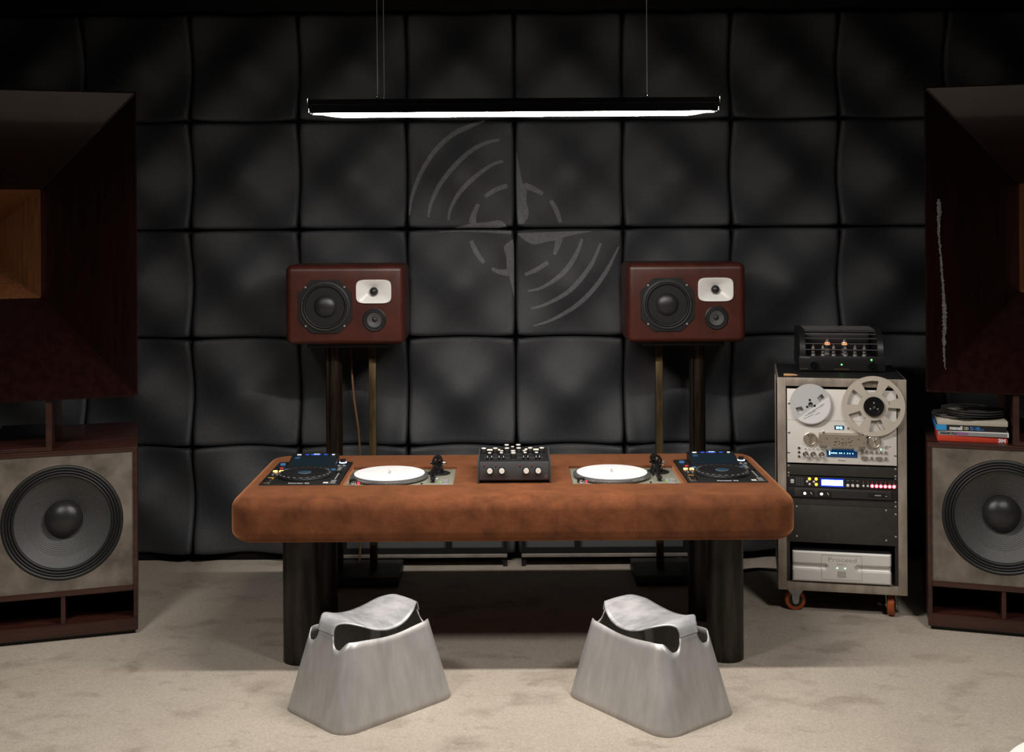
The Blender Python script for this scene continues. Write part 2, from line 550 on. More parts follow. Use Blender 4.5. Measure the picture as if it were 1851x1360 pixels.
# the grey emblem sprayed on the four middle panels: every stroke lies on the swelling felt
def felt_y(x, z):
    u = (x - PX0) / PW
    v = (z - PZ0) / PH
    u = (u - math.floor(u) - 0.5) * PW
    v = (v - math.floor(v) - 0.5) * PH
    e = min(PW / 2 - 0.0035 - abs(u), PH / 2 - 0.0035 - abs(v))
    return PY - bulge(u, v) + 0.013 * (max(0.0, 1 - e / 0.014)) ** 2 - 0.0016
EK = 1 / (3.2378 * 346.8)
def epos(p):
    return PX0 + (p[0] - 748) * EK, PZ0 - (p[1] - 690) * EK
def ribbon(left, right):
    L, Rr = smooth_path([(*epos(p), 0) for p in left], 14), smooth_path([(*epos(p), 0) for p in right], 14)
    vs, fs = [], []
    K = 6
    for a, b in zip(L, Rr):
        for k in range(K + 1):
            q = a.lerp(b, k / K)
            vs.append((q.x, felt_y(q.x, q.y), q.y))
    for i in range(len(L) - 1):
        for k in range(K):
            fs.append((i * (K + 1) + k, i * (K + 1) + k + 1, (i + 1) * (K + 1) + k + 1, (i + 1) * (K + 1) + k))
    me = bpy.data.meshes.new('emblem_stroke')
    me.from_pydata(vs, [], fs)
    o = put('emblem_stroke', me, PAINT, wall)
    o.location = -wall.location
    return o
def stroke(pts):
    L, Rr = [], []
    n = len(pts)
    for i, (x, y, w) in enumerate(pts):
        a, b = pts[max(i - 1, 0)], pts[min(i + 1, n - 1)]
        d = Vector((b[0] - a[0], b[1] - a[1])).normalized()
        nx, ny = -d.y, d.x
        L.append((x + nx * w / 2, y + ny * w / 2))
        Rr.append((x - nx * w / 2, y - ny * w / 2))
    return ribbon(L, Rr)
for s in (
    [(130, 610, 7), (143, 500, 18), (190, 370, 25), (270, 245, 27), (370, 145, 28), (460, 95, 28), (575, 55, 12)],
    [(240, 620, 12), (256, 540, 20), (310, 430, 26), (400, 320, 28), (490, 235, 26), (580, 187, 22), (660, 170, 14)],
    [(355, 640, 12), (370, 570, 18), (420, 485, 24), (490, 410, 26), (570, 345, 22), (630, 308, 18), (680, 294, 15)],
    [(820, 1060, 12), (900, 1040, 17), (1000, 975, 26), (1070, 900, 28), (1115, 825, 22), (1142, 755, 15)],
    [(840, 1162, 11), (930, 1135, 18), (1050, 1065, 26), (1140, 975, 28), (1205, 885, 22), (1250, 780, 14)],
    [(850, 1262, 6), (960, 1230, 17), (1090, 1155, 26), (1200, 1055, 28), (1290, 935, 24), (1355, 800, 10)],
    [(573, 502, 22), (635, 462, 27), (706, 438, 26)],
    [(958, 527, 22), (990, 582, 28), (1017, 656, 20)],
    [(489, 762, 24), (520, 830, 29), (565, 892, 22)],
    [(804, 964, 17), (870, 935, 26), (941, 889, 24)],
    [(800, 440, 44), (850, 455, 34), (912, 488, 22)],
    [(497, 660, 46), (505, 610, 32), (533, 546, 22)],
    [(1007, 750, 46), (995, 800, 32), (977, 846, 20)],
    [(705, 950, 44), (655, 946, 28), (610, 925, 20)],
): stroke(s)
ribbon([(758, 245), (758, 330), (758, 420), (759, 470), (760, 530), (762, 608), (766, 662)], [(761, 245), (775, 330), (795, 420), (818, 470), (815, 530), (828, 608), (795, 666)])
ribbon([(395, 684), (470, 664), (510, 658), (580, 652), (655, 642), (695, 668)], [(395, 687), (470, 686), (510, 686), (580, 686), (655, 686), (695, 680)])
ribbon([(300, 706), (400, 701), (560, 701), (725, 703)], [(300, 711), (400, 708), (560, 712), (725, 722)])
ribbon([(760, 720), (845, 716), (950, 713), (1000, 712), (1060, 710), (1195, 707)], [(762, 724), (845, 782), (950, 767), (1000, 760), (1060, 738), (1195, 711)])
ribbon([(733, 750), (740, 795), (741, 860), (741, 930), (741, 990), (742, 1100)], [(729, 757), (683, 796), (695, 860), (698, 930), (716, 990), (741, 1100)])

# ------------------------------------------------------------------ console desk
DT = 0.703
desk = thing('console_desk', 'long rounded console upholstered in brown suede on four dark steel legs', 'desk', (0.0125, 5.075, 0))
def desk_top():
    bm = bmesh.new()
    bmesh.ops.create_cube(bm, size=1)
    bmesh.ops.scale(bm, vec=(2.225, 0.91, 0.178), verts=bm.verts)
    ve = [e for e in bm.edges if abs(e.verts[0].co.z - e.verts[1].co.z) > 0.1]
    bmesh.ops.bevel(bm, geom=ve, offset=0.10, segments=10, affect='EDGES', profile=0.5)
    he = [e for e in bm.edges if abs(e.verts[0].co.z - e.verts[1].co.z) < 1e-5 and len(e.link_faces) == 2
          and abs(e.link_faces[0].normal.z - e.link_faces[1].normal.z) > 0.5]
    bmesh.ops.bevel(bm, geom=he, offset=0.050, segments=8, affect='EDGES', profile=0.5)
    me = bpy.data.meshes.new('suede_top')
    bm.to_mesh(me)
    bm.free()
    return me
HOLES = [(-1.0315, -0.6975, 4.870, 5.327), (-0.683, -0.230, 4.866, 5.222), (0.259, 0.7145, 4.866, 5.222), (0.731, 1.0655, 4.870, 5.327)]
dme = cut_me(desk_top(), [(box_me('cut', x1 - x0, y1 - y0, 0.2), ((x0 + x1) / 2 - 0.0125, (y0 + y1) / 2 - 5.075, 0.139)) for x0, x1, y0, y1 in HOLES])
put('suede_top', dme, SUEDE, desk, (0, 0, DT - 0.089), angle=40)
for x in (-0.862, 0.862):
    for y in (4.845, 5.345):
        lathe('leg', [(0.0745, 0), (0.0745, DT - 0.178 + 0.006)], STEEL_BLK, desk, (x, y - 5.075, 0), seg=48)

# ------------------------------------------------------------------ media players sunk into the console
def player(label, loc):
    t = thing('media_player', label, 'media player', loc, 0, 'pair of black media players in the console')
    box('body', (-0.1635, 0.002, -0.046), (0.1635, 0.452, 0.004), BLKM, t, 0.003)
    # raised wedge with the screen
    hz = yprism('screen_housing', [(0.285, 0.004), (0.455, 0.004), (0.455, 0.030), (0.452, 0.040), (0.292, 0.010)], -0.104, 0.104, BLK, t)
    sl = math.atan2(0.030, 0.160)
    def on_screen(x, d, w, h, nm, m, lift=0.0012):
        y = 0.292 + d * math.cos(sl); z = 0.010 + d * math.sin(sl) + lift
        o = put(nm, box_me(nm, w, h, 0.0012), m, hz, (x, y, z), (sl, 0, 0), smooth=False)
        return o
    on_screen(0, 0.072, 0.190, 0.108, 'screen', SCR)
    for x, w, m in ((-0.072, 0.018, LWHITE2), (-0.036, 0.016, TINTB), (0.002, 0.044, TINTB), (0.005, 0.026, LWHITE2), (0.046, 0.016, TINTB), (0.080, 0.012, LWHITE2)):
        on_screen(x, 0.146 if m is not LWHITE2 or x != 0.005 else 0.150, w, 0.007, 'top_button', m, 0.0022)
    for d in (0.113, 0.103):
        on_screen(-0.074, d, 0.022, 0.002, 'screen_text', TINT, 0.0022)
    for x, w in ((-0.099, 0.018), (-0.07, 0.018), (0.048, 0.014), (0.074, 0.022), (0.104, 0.018)):
        box('strip_button', (x - w / 2, 0.268, 0.004), (x + w / 2, 0.276, 0.009), TINT, t, 0.001)
    # jog wheel
    j = lathe('jog_wheel', [(0.112, 0), (0.112, 0.008), (0.104, 0.016), (0.092, 0.019), (0.088, 0.0165), (0.001, 0.0165)], BLK, t, (0.0, 0.150, 0.004), seg=56, cap1=False)
    dm = lathe_me('jog_dimple', [(0.0085, 0.0), (0.0075, 0.002), (0.004, 0.0032), (0.0008, 0.0036)], 10)
    for k in range(24):
        a = 2 * PI * k / 24
        put('jog_dimple', dm, CONE, j, (0.1035 * math.cos(a), 0.1035 * math.sin(a), 0.0140), (0, 0, 0))
    lathe('jog_display', [(0.025, 0), (0.025, 0.0015)], JOGD, j, (0, 0, 0.0166))
    lathe('jog_ring', [(0.027, 0), (0.027, 0.001), (0.0255, 0.001)], SILVER, j, (0, 0, 0.0166))
    # play and cue
    for y, r in ((0.030, 0.015), (0.066, 0.015)):
        b = lathe('play_button', [(r + 0.003, 0), (r + 0.003, 0.006), (r - 0.002, 0.009), (0.001, 0.009)], CHROME, t, (-0.139, y, 0.004), seg=20, cap1=False)
        cyl('button_face', r * 0.55, 0.001, BLK, b, (0, 0, 0.009))
    for x, y, m in ((-0.136, 0.121, LAMBER2), (-0.133, 0.098, LAMBER2)):
        box('loop_light', (x - 0.012, y - 0.002, 0.004), (x + 0.012, y + 0.002, 0.006), m, t)
    for x in (-0.141, -0.115):
        box('cue_pad', (x - 0.0085, 0.228, 0.004), (x + 0.0085, 0.246, 0.010), LORANGE, t, 0.002)
    for x in (-0.140, -0.120):
        cyl('small_button', 0.005, 0.006, SILVER, t, (x, 0.208, 0.004), seg=12)
        cyl('small_button', 0.004, 0.005, SILVER, t, (x, 0.172, 0.004), seg=12)
    box('red_button', (-0.134, 0.300, 0.004), (-0.119, 0.312, 0.008), LREDDIM, t, 0.001)
    cyl('media_slot', 0.012, 0.006, TINT, t, (-0.136, 0.385, 0.004), seg=20)
    kb = lathe('browse_knob', [(0.016, 0), (0.016, 0.006), (0.012, 0.008), (0.012, 0.022), (0.001, 0.023)], BLK, t, (0.128, 0.395, 0.004), seg=20)
    lathe('knob_light', [(0.0165, 0), (0.0165, 0.0035), (0.0135, 0.0035)], LBW2, kb, (0, 0, 0.0062), seg=20)
    for x in (0.117, 0.139):
        box('button', (x - 0.006, 0.345, 0.004), (x + 0.006, 0.355, 0.009), SILVER, t, 0.001)
    box('tempo_track', (0.134, 0.085, 0.004), (0.140, 0.240, 0.0046), INKG, t)
    box('tempo_slider', (0.124, 0.205, 0.0046), (0.150, 0.220, 0.014), BLK, t, 0.002)
    for y in (0.26, 0.285, 0.31):
        box('button', (0.120, y - 0.004, 0.004), (0.136, y + 0.004, 0.007), INKG, t, 0.001)
    box('sticker', (0.098, 0.012, 0.004), (0.118, 0.034, 0.0046), WHITE, t)
    for y in (0.016, 0.030, 0.048, 0.060):
        box('button', (0.126, y - 0.003, 0.004), (0.148, y + 0.003, 0.006), INKG, t, 0.001)
    text('lettering', 'Pioneer DJ', 0.019, INKW, t, (-0.045, 0.008, 0.0042), (0, 0, 0), width=0.085, bold=0.0003)
    text('lettering', 'CDJ-3000', 0.011, INKG, t, (0.112, 0.003, 0.0042), (0, 0, 0), width=0.04)
    return t
LWHITE2 = led('soft_white_button', (0.75, 0.85, 1.0), 0.9)
TINTB = led('blue_button', (0.02, 0.09, 0.60), 0.8)
JOGD = mat('jog_screen', (0.01, 0.03, 0.05), 0.2, emit=(0.10, 0.28, 0.45), estr=0.16)
LAMBER2 = led('dim_amber', (0.5, 0.26, 0.05), 0.35)
LREDDIM = led('dim_red', (0.5, 0.02, 0.05), 0.5)
LBW2 = led('blue_white_ring', (0.45, 0.65, 1.0), 3.0)
p1 = player('black media player sunk in the console at the left end, lit jog display', (-0.8645, 4.872, DT + 0.001))
copy_tree(p1, (0.898, 4.872, DT + 0.001), 0, 'black media player sunk in the console at the right end, nearest the rack')

# ------------------------------------------------------------------ turntables and slipmats
def turntable(label, loc):
    t = thing('turntable', label, 'turntable', loc, 0, 'pair of turntables sunk into the console')
    box('plinth', (-0.2245, 0.002, -0.042), (0.2245, 0.352, -0.009), OLIVE, t, 0.002)
    pl = lathe('platter', [(0.150, -0.009), (0.158, -0.006), (0.164, 0.000), (0.164, 0.004), (0.157, 0.0095), (0.152, 0.0105), (0.001, 0.0105)], PLAT, t, (-0.052, 0.177, 0), seg=72, cap1=False)
    dm = box_me('strobe_dot', 0.0032, 0.0016, 0.0028)
    for row, (r, z) in enumerate(((0.1640, 0.0015), (0.1620, 0.0060))):
        for k in range(96):
            a = 2 * PI * (k + 0.5 * row) / 96
            put('strobe_dot', dm, CHROME, pl, (r * math.cos(a), r * math.sin(a), z), (0, 0, a + PI / 2), smooth=False)
    cyl('spindle', 0.0035, 0.013, CHROME, t, (-0.052, 0.177, 0.0105), seg=12)
    sl = lathe('strobe_light', [(0.017, 0), (0.017, 0.015), (0.015, 0.017), (0.001, 0.017)], CHROME, t, (-0.190, 0.052, -0.009), seg=20, cap1=False)
    cyl('lamp_cap', 0.0155, 0.004, BLK, sl, (0, 0, 0.017), seg=20)
    box('strobe_glow', (-0.173, 0.060, -0.008), (-0.164, 0.078, 0.000), LPINK, t, 0.001)
    box('start_button', (-0.222, 0.008, -0.009), (-0.172, 0.030, -0.004), SILVER, t, 0.002)
    box('speed_button', (-0.168, 0.010, -0.009), (-0.150, 0.020, -0.005), BLK, t, 0.001)
    lathe('target_light', [(0.006, 0), (0.006, 0.010), (0.001, 0.011)], CHROME, t, (0.095, 0.030, -0.009), seg=12, cap1=False)
    # tonearm
    lathe('arm_disc', [(0.050, 0), (0.050, 0.003), (0.046, 0.005), (0.020, 0.006)], BLK, t, (0.152, 0.262, -0.009), seg=36)
    tw = lathe('arm_tower', [(0.026, 0), (0.026, 0.014), (0.021, 0.018), (0.021, 0.034), (0.014, 0.038), (0.001, 0.038)], BLKG, t, (0.147, 0.258, -0.004), seg=28, cap1=False)
    lathe('arm_gimbal', [(0.024, -0.012), (0.024, 0.012), (0.017, 0.012), (0.017, -0.012), (0.024, -0.012)], BLKG, tw, (0, 0.002, 0.046), (PI / 2, 0, 0), seg=28, cap0=False, cap1=False)
    lathe('counterweight', [(0.019, 0), (0.0205, 0.002), (0.0205, 0.026), (0.017, 0.028), (0.001, 0.028)], BLKG, tw, (-0.002, 0.060, 0.046), (PI / 2, 0, 0), seg=28)
    lathe('weight_dial', [(0.0135, 0), (0.0135, 0.002)], CHROME, tw, (-0.002, 0.031, 0.046), (PI / 2, 0, 0), seg=24)
    lathe('side_screw', [(0.009, 0), (0.009, 0.010), (0.004, 0.012)], CHROME, tw, (0.024, 0.002, 0.040), (0, PI / 2, 0), seg=14)
    lathe('side_screw', [(0.006, 0), (0.006, 0.008)], BLKG, tw, (-0.022, 0.002, 0.042), (0, -PI / 2, 0), seg=14)
    tube('arm_tube', smooth_path([(0.145, 0.30, 0.042), (0.146, 0.24, 0.042), (0.143, 0.19, 0.036), (0.138, 0.14, 0.024), (0.137, 0.105, 0.016)], 6), 0.0055, BLKG, t, 10)
    hs = box('headshell', (0.127, 0.070, 0.004), (0.149, 0.112, 0.012), BLK, t, 0.003)
    box('cartridge', (-0.007, -0.012, -0.013), (0.007, 0.012, -0.004), BLK, hs, 0.001)
    tube('finger_lift', [(0.149, 0.080, 0.008), (0.160, 0.078, 0.010)], 0.0015, CHROME, t, 6)
    tube('cue_lever', [(0.160, 0.225, 0.014), (0.184, 0.270, 0.034)], 0.0022, CHROME, t, 8)
    box('arm_rest', (0.120, 0.185, -0.009), (0.130, 0.195, 0.022), BLK, t, 0.002)
    # pitch control
    box('pitch_slot', (0.168, 0.030, -0.0088), (0.202, 0.140, -0.0082), INKG, t)
    box('pitch_slider', (0.178, 0.070, -0.0082), (0.202, 0.092, 0.004), SILVER, t, 0.002)
    box('pitch_slider_top', (0.180, 0.098, -0.0082), (0.202, 0.112, -0.001), SILVER, t, 0.002)
    box('pitch_light', (0.166, 0.080, -0.0082), (0.171, 0.092, -0.005), LGREEND, t)
    return t
LGREEND = led('dim_green', (0.08, 0.5, 0.02), 0.7)
t1 = turntable('turntable with tonearm in the console left of the mixer', (-0.4565, 4.868, DT - 0.001))
copy_tree(t1, (0.4867, 4.868, DT - 0.001), 0, 'turntable with tonearm in the console right of the mixer')
for x, lab in ((-0.5085, 'round white slipmat on the turntable left of the mixer'), (0.4347, 'round white slipmat on the turntable right of the mixer')):
    s = thing('slipmat', lab, 'slipmat', (x, 5.045, DT + 0.0097), 0, 'white slipmats on the turntables')
    lathe('mat', [(0.006, 0), (0.149, 0.0), (0.1495, 0.001), (0.149, 0.0022), (0.006, 0.0022)], MATW, s, seg=72, cap0=False, cap1=False)
    box('print', (-0.004, 0.012, 0.0022), (0.004, 0.034, 0.0025), INKG, s)

# ------------------------------------------------------------------ rotary mixer
mx = thing('rotary_mixer', 'charcoal rotary mixer with white knobs in the middle of the console', 'mixer', (0.020, 4.885, DT))
CHAR = mat('charcoal_panel', (0.070, 0.072, 0.076), 0.5, 0.3)
yprism('chassis', [(0.004, 0.008), (0.29, 0.008), (0.29, 0.088), (0.022, 0.088), (0.004, 0.084)], -0.145, 0.145, BLKM, mx)
fp = box('front_panel', (-0.143, -0.004, 0.014), (0.143, 0.004, 0.089), CHAR, mx, 0.002)
for s in (-1, 1):
    box('side_cheek', (s * 0.1475 - 0.0035, -0.006, 0.0), (s * 0.1475 + 0.0035, 0.29, 0.093), CHAR, mx, 0.0015)
box('top_panel', (-0.143, 0.006, 0.088), (0.143, 0.288, 0.091), BLKM, mx, 0.001)
for y in (0.068, 0.150):
    box('top_line', (-0.12, y, 0.091), (0.12, y + 0.001, 0.0913), INKG, mx)
for x in (-0.1, -0.051, 0.049, 0.098):
    k = lathe('front_knob', [(0.0135, 0), (0.013, 0.012), (0.0118, 0.014), (0.0118, 0.022)], BLK, mx, (x, -0.004, 0.056), FRONT, seg=24)
    lathe('knob_cap', [(0.0112, 0), (0.0112, 0.002), (0.0105, 0.003), (0.001, 0.003)], KNOBW, k, (0, 0, 0.022), seg=24, cap1=False)
for x in (-0.124, -0.076, 0.024, 0.072):
    cyl('indicator', 0.0018, 0.002, LREDDIM, mx, (x, -0.004, 0.078), FRONT, seg=10)
    cyl('socket', 0.0024, 0.0012, BLK, mx, (x, -0.004, 0.069), FRONT, seg=10)
lathe('headphone_jack', [(0.005, 0), (0.005, 0.002), (0.003, 0.002), (0.003, 0.0)], CHROME, mx, (0.130, -0.004, 0.027), FRONT, seg=14, cap0=False, cap1=False)
def top_knob(x, y, r, h, capm=KNOBW):
    k = lathe('top_knob', [(r * 1.15, 0), (r * 1.1, h - 0.006), (r, h - 0.004), (r, h)], BLK, mx, (x, y, 0.091), seg=18)
    lathe('knob_cap', [(r * 0.95, 0), (r * 0.95, 0.0022), (r * 0.85, 0.003), (0.001, 0.003)], capm, k, (0, 0, h), seg=18, cap1=False)
for x, y in ((-0.031, 0.236), (0.019, 0.238), (-0.030, 0.163), (0.020, 0.165), (-0.128, 0.162), (-0.079, 0.163), (0.069, 0.166), (0.118, 0.165), (-0.004, 0.103), (-0.003, 0.058)):
    top_knob(x, y, 0.0105, 0.021)
for x, y in ((-0.006, 0.212), (-0.052, 0.120), (0.043, 0.122), (-0.102, 0.078), (-0.053, 0.078), (0.046, 0.080), (0.094, 0.082)):
    top_knob(x, y, 0.0072, 0.018)
for x, y, w in ((-0.102, 0.137, 0.012), (0.093, 0.139, 0.012), (-0.063, 0.138, 0.005), (0.051, 0.145, 0.006)):
    b = box('lit_button', (x - w, y - 0.008, 0.091), (x + w, y + 0.008, 0.110), BLK, mx, 0.001)
    box('button_light', (-w + 0.001, -0.007, 0.0095), (w - 0.001, 0.007, 0.0130), LWARM, b, 0.001)
for x in (-0.11, -0.093, -0.062, -0.044, 0.039, 0.057, 0.091, 0.105):
    w = box('toggle_switch', (x - 0.005, 0.030, 0.091), (x + 0.005, 0.044, 0.099), BLKG, mx, 0.001)
    cyl('switch_tip', 0.0018, 0.008, SILVER, w, (0, 0, 0.003), (R(-20), 0, 0), seg=8)

# ------------------------------------------------------------------ near-field monitors on stands
def driver(name, r, parent, loc, ringm, depth, cap, seg=56, frame=None):
    """loudspeaker driver facing -Y: surround, cone, dust cap"""
    d = lathe(name, [(r, -0.004), (r, 0.004), (r * 0.955, 0.006), (r * 0.93, 0.004)], RUB, parent, loc, FRONT, seg=seg, cap0=False, cap1=False)
    lathe('trim_ring', [(r * 0.935, 0.0035), (r * 0.93, 0.006), (r * 0.915, 0.006), (r * 0.91, 0.003)], ringm, d, seg=seg, cap0=False, cap1=False)
    sur = []
    for k in range(13):
        a = k / 12
        sur.append((r * (0.91 - 0.13 * a), 0.002 + 0.010 * math.sin(PI * a) * (r / 0.12) - depth * 0.06 * a))
    lathe('surround', sur, RUB, d, seg=seg, cap0=False, cap1=False)
    cone = []
    for k in range(15):
        a = k / 14
        cone.append((r * 0.78 + (cap * 0.9 - r * 0.78) * a, -depth * 0.06 - depth * (0.94 * a) ** 0.9))
    lathe('cone', cone, CONE, d, seg=seg, cap0=False, cap1=False)
    dome = []
    h = cap * 0.55
    z0 = -depth * 0.80
    for k in range(10):
        a = k / 9 * PI / 2
        dome.append((max(cap * math.cos(a), 0.0006), z0 + h * math.sin(a)))
    lathe('dust_cap', dome, CAP, d, seg=seg, cap0=False, cap1=False)
    return d
def monitor(label, loc):
    t = thing('studio_monitor', label, 'speaker', loc, 0, 'oxblood monitors on stands behind the console')
    cz = 0.1935
    def disc(r, n=40): return [(r * math.cos(2 * PI * k / n), r * math.sin(2 * PI * k / n)) for k in range(n)]
    cab = put('cabinet', cut_me(box_me('cabinet', 0.574, 0.33, 0.387, 0.032, 6), [
        (prism_me('c', disc(0.112), -0.3, -0.10), (-0.0934, 0, -0.0067)),
        (prism_me('c', disc(0.044), -0.3, -0.12), (0.1434, 0, -0.0725)),
        (prism_me('c', rrect(0.150, 0.098, 0.03, 5), -0.3, -0.12), (0.1404, 0, 0.064))]), LEATHER, t, (0, 0.165, cz))
    fx, fz = -0.0934, cz - 0.0067
    oct2 = []
    for k in range(8):      # octagon with eased flats: long flats up/down and sideways
        a = PI / 4 * k
        w = 0.066
        c, s = math.cos(a), math.sin(a)
        if k % 2 == 0:
            oct2 += [(c * 0.128 + s * w, s * 0.128 - c * w), (c * 0.128 - s * w, s * 0.128 + c * w)]
    wf = prism('woofer_frame', oct2, -0.008, 0.004, BLK, t, (fx, 0.0, fz))
    for sx in (-1, 1):
        for sz in (-1, 1):
            cyl('frame_screw', 0.0045, 0.002, SILVER, wf, (sx * 0.0935, -0.008, sz * 0.0935), FRONT, seg=10)
    driver('woofer', 0.120, t, (fx, -0.008, fz), DGREY, 0.016, 0.060)
    # white waveguide with a dark dome
    wx, wz = 0.1404, cz + 0.064
    N = 48
    vs, fs = [], []
    prof = [(1.0, 0.0), (1.0, -0.006), (0.985, -0.009), (0.95, -0.009), (0.86, -0.006), (0.7, -0.001), (0.5, 0.006), (0.32, 0.014), (0.2, 0.02)]
    for q, yy in prof:
        for k in range(N):
            a = 2 * PI * k / N
            ca, sa = math.cos(a), math.sin(a)
            e = 2 + 3.2 * max(0, (q - 0.3)) / 0.7
            rr = (abs(ca) ** e + abs(sa) ** e) ** (-1 / e)
            ax = 0.0855 * q if q > 0.3 else 0.0855 * q
            az = 0.0575 * q + (0.0855 * q - 0.0575 * q) * max(0, 1 - (q - 0.2) / 0.35) if q < 0.55 else 0.0575 * q
            vs.append((rr * ca * ax, yy, rr * sa * az))
    for i in range(len(prof) - 1):
        for k in range(N):
            k2 = (k + 1) % N
            fs.append((i * N + k, i * N + k2, (i + 1) * N + k2, (i + 1) * N + k))
    fs.append(tuple((len(prof) - 1) * N + k for k in range(N)))
    wg = put('waveguide', mesh('waveguide', vs, fs), WHITE, t, (wx, 0.0, wz))
    lathe('tweeter_dome', [(0.021, 0), (0.020, 0.007), (0.015, 0.014), (0.008, 0.018), (0.0006, 0.019)], CAP, wg, (0, 0.006, 0), FRONT, seg=24)
    lathe('mid_flange', [(0.057, -0.002), (0.057, 0.004), (0.052, 0.007), (0.046, 0.006)], BLK, t, (0.1434, 0.0, cz - 0.0725), FRONT, seg=40, cap0=False, cap1=False)
    driver('midrange', 0.0465, t, (0.1434, -0.003, cz - 0.0725), DGREY, 0.007, 0.012, 40)
    return t
DGREY = mat('grey_trim_ring', (0.16, 0.16, 0.16), 0.35, 0.5)
def stand(label, loc, side):
    t = thing('monitor_stand', label, 'speaker stand', loc, 0, 'steel monitor stands behind the console')
    box('base_plate', (-0.24, -0.155, 0), (0.24, 0.155, 0.05), BLKM, t, 0.003)
    lathe('round_post', [(0.040, 0.05), (0.040, 1.166)], STAND_BRN, t, (side * 0.086, 0.0, 0), seg=32)
    tube('post_rib', [(side * 0.086 - 0.030, -0.034, 0.05), (side * 0.086 - 0.030, -0.034, 1.166)], 0.008, STAND_BRN, t, 8)
    box('flat_post', (-side * 0.105 - 0.018, -0.018, 0.05), (-side * 0.105 + 0.018, 0.018, 1.166), STAND_GLD, t, 0.003)
    box('top_plate', (-0.20, -0.13, 1.166), (0.20, 0.13, 1.1865), BLKM, t, 0.003)
    return t
MZ = 1.1868
m1 = monitor('oxblood leather studio monitor above the console, on the stand left of the emblem', (-0.790, 5.74, MZ))
copy_tree(m1, (0.860, 5.74, MZ), 0, 'oxblood leather studio monitor above the console, on the stand right of the emblem')
stand('dark steel stand with round and flat post under the monitor left of the emblem', (-0.7846, 5.94, 0), -1)
stand('dark steel stand with round and flat post under the monitor right of the emblem', (0.8545, 5.94, 0), 1)
tag(tube('speaker_cable', smooth_path([(-0.815, 6.088, 1.30), (-0.808, 6.105, 1.20), (-0.800, 6.04, 1.08), (-0.784, 6.02, 0.89), (-0.762, 6.02, 0.72), (-0.750, 6.02, 0.50), (-0.752, 6.02, 0.25), (-0.760, 6.01, 0.058)]), 0.0055, CABLE), 'tan cable hanging down behind the monitor left of the emblem', 'cable')
tag(tube('floor_cable', smooth_path([(1.05, 5.98, 0.008), (1.14, 5.99, 0.008), (1.25, 6.03, 0.008), (1.36, 6.00, 0.010), (1.44, 5.92, 0.02), (1.46, 5.84, 0.08), (1.46, 5.80, 0.2)]), 0.007, BLK), 'thin dark cable lying on the carpet between console and rack', 'cable')

# ------------------------------------------------------------------ low shelf units at the foot of the wall
def shelf_unit(label, x0, x1, xd):
    t = thing('low_shelf', label, 'shelf', ((x0 + x1) / 2, 6.112, 0), 0, 'low black shelf units behind the console')
    c = (x0 + x1) / 2
    a, b, d = x0 - c, x1 - c, xd - c
    box('bottom_shelf', (a, 0.0, 0.050), (b, 0.045, 0.070), PALE, t, 0.004)
    box('rail', (a, 0.003, 0.070), (b, 0.020, 0.098), BLKM, t)
    box('top_board', (a, 0.0, 0.40), (b, 0.045, 0.42), BLKM, t, 0.002)
    box('back_panel', (a, 0.036, 0.070), (b, 0.045, 0.40), BACKP, t)
    for x in (a, b - 0.022):
        box('end_post', (x, 0.002, 0.070), (x + 0.022, 0.020, 0.40), BLKM, t)
        box('foot', (x, 0.018, 0), (x + 0.022, 0.044, 0.050), BLKM, t)
    box('divider', (d - 0.015, 0.003, 0.098), (d + 0.015, 0.036, 0.40), BLKM, t)
    return t
PALE = mat('pale_grey_metal', (0.38, 0.34, 0.30), 0.5, 0.3, var=0.3, vscale=9)
BACKP = mat('slate_panel', (0.10, 0.108, 0.11), 0.7)
shelf_unit('low black shelf unit by the wall, left of the two seen under the console', -0.862, -0.013, -0.313)
shelf_unit('low black shelf unit by the wall, right of the two seen under the console', 0.060, 0.914, 0.349)

# ------------------------------------------------------------------ pendant
pd = thing('pendant_light', 'long glowing linear pendant light hanging on thin wires above the console', 'pendant light', (0.0236, 4.33, 2.160))
HL = 0.742
yprism('housing', [(-0.041, 0.014), (-0.0385, 0.014), (-0.0385, 0.030), (0.0385, 0.030), (0.0385, 0.014), (0.041, 0.014), (0.041, 0.064), (-0.041, 0.064)], -HL + 0.004, HL - 0.004, BLKG, pd)
for s in (-1, 1):
    box('end_plate', (s * HL - 0.0025, -0.043, 0.016), (s * HL + 0.0025, 0.043, 0.067), CHROME, pd, 0.001)
    cyl('end_screw', 0.003, 0.004, CHROME, pd, (s * (HL - 0.012), -0.041, 0.036), FRONT, seg=8)
for y in (-0.0418, 0.0418):
    box('edge_strip', (-HL, y - 0.001, 0.0435), (HL, y + 0.001, 0.0455), CHROME, pd)
vs, fs = [], []
NX, NK = 60, 12
for i in range(NX + 1):
    x = -HL + 0.006 + (2 * HL - 0.012) * i / NX
    e = min(1.0, (HL - 0.006 - abs(x)) / 0.11)
    dep = 0.015 * math.sin(e * PI / 2)
    base = 0.022 - 0.006 * e
    for k in range(NK + 1):
        u = -1 + 2 * k / NK
        vs.append((x, 0.038 * u, base - dep * (1 - u * u)))
for i in range(NX):
    for k in range(NK):
        fs.append((i * (NK + 1) + k, i * (NK + 1) + k + 1, (i + 1) * (NK + 1) + k + 1, (i + 1) * (NK + 1) + k))
fs.append(tuple(range(NK + 1)))
fs.append(tuple(NX * (NK + 1) + k for k in range(NK + 1)))
put('glowing_diffuser', mesh('glowing_diffuser', vs, fs), LAMP, pd)
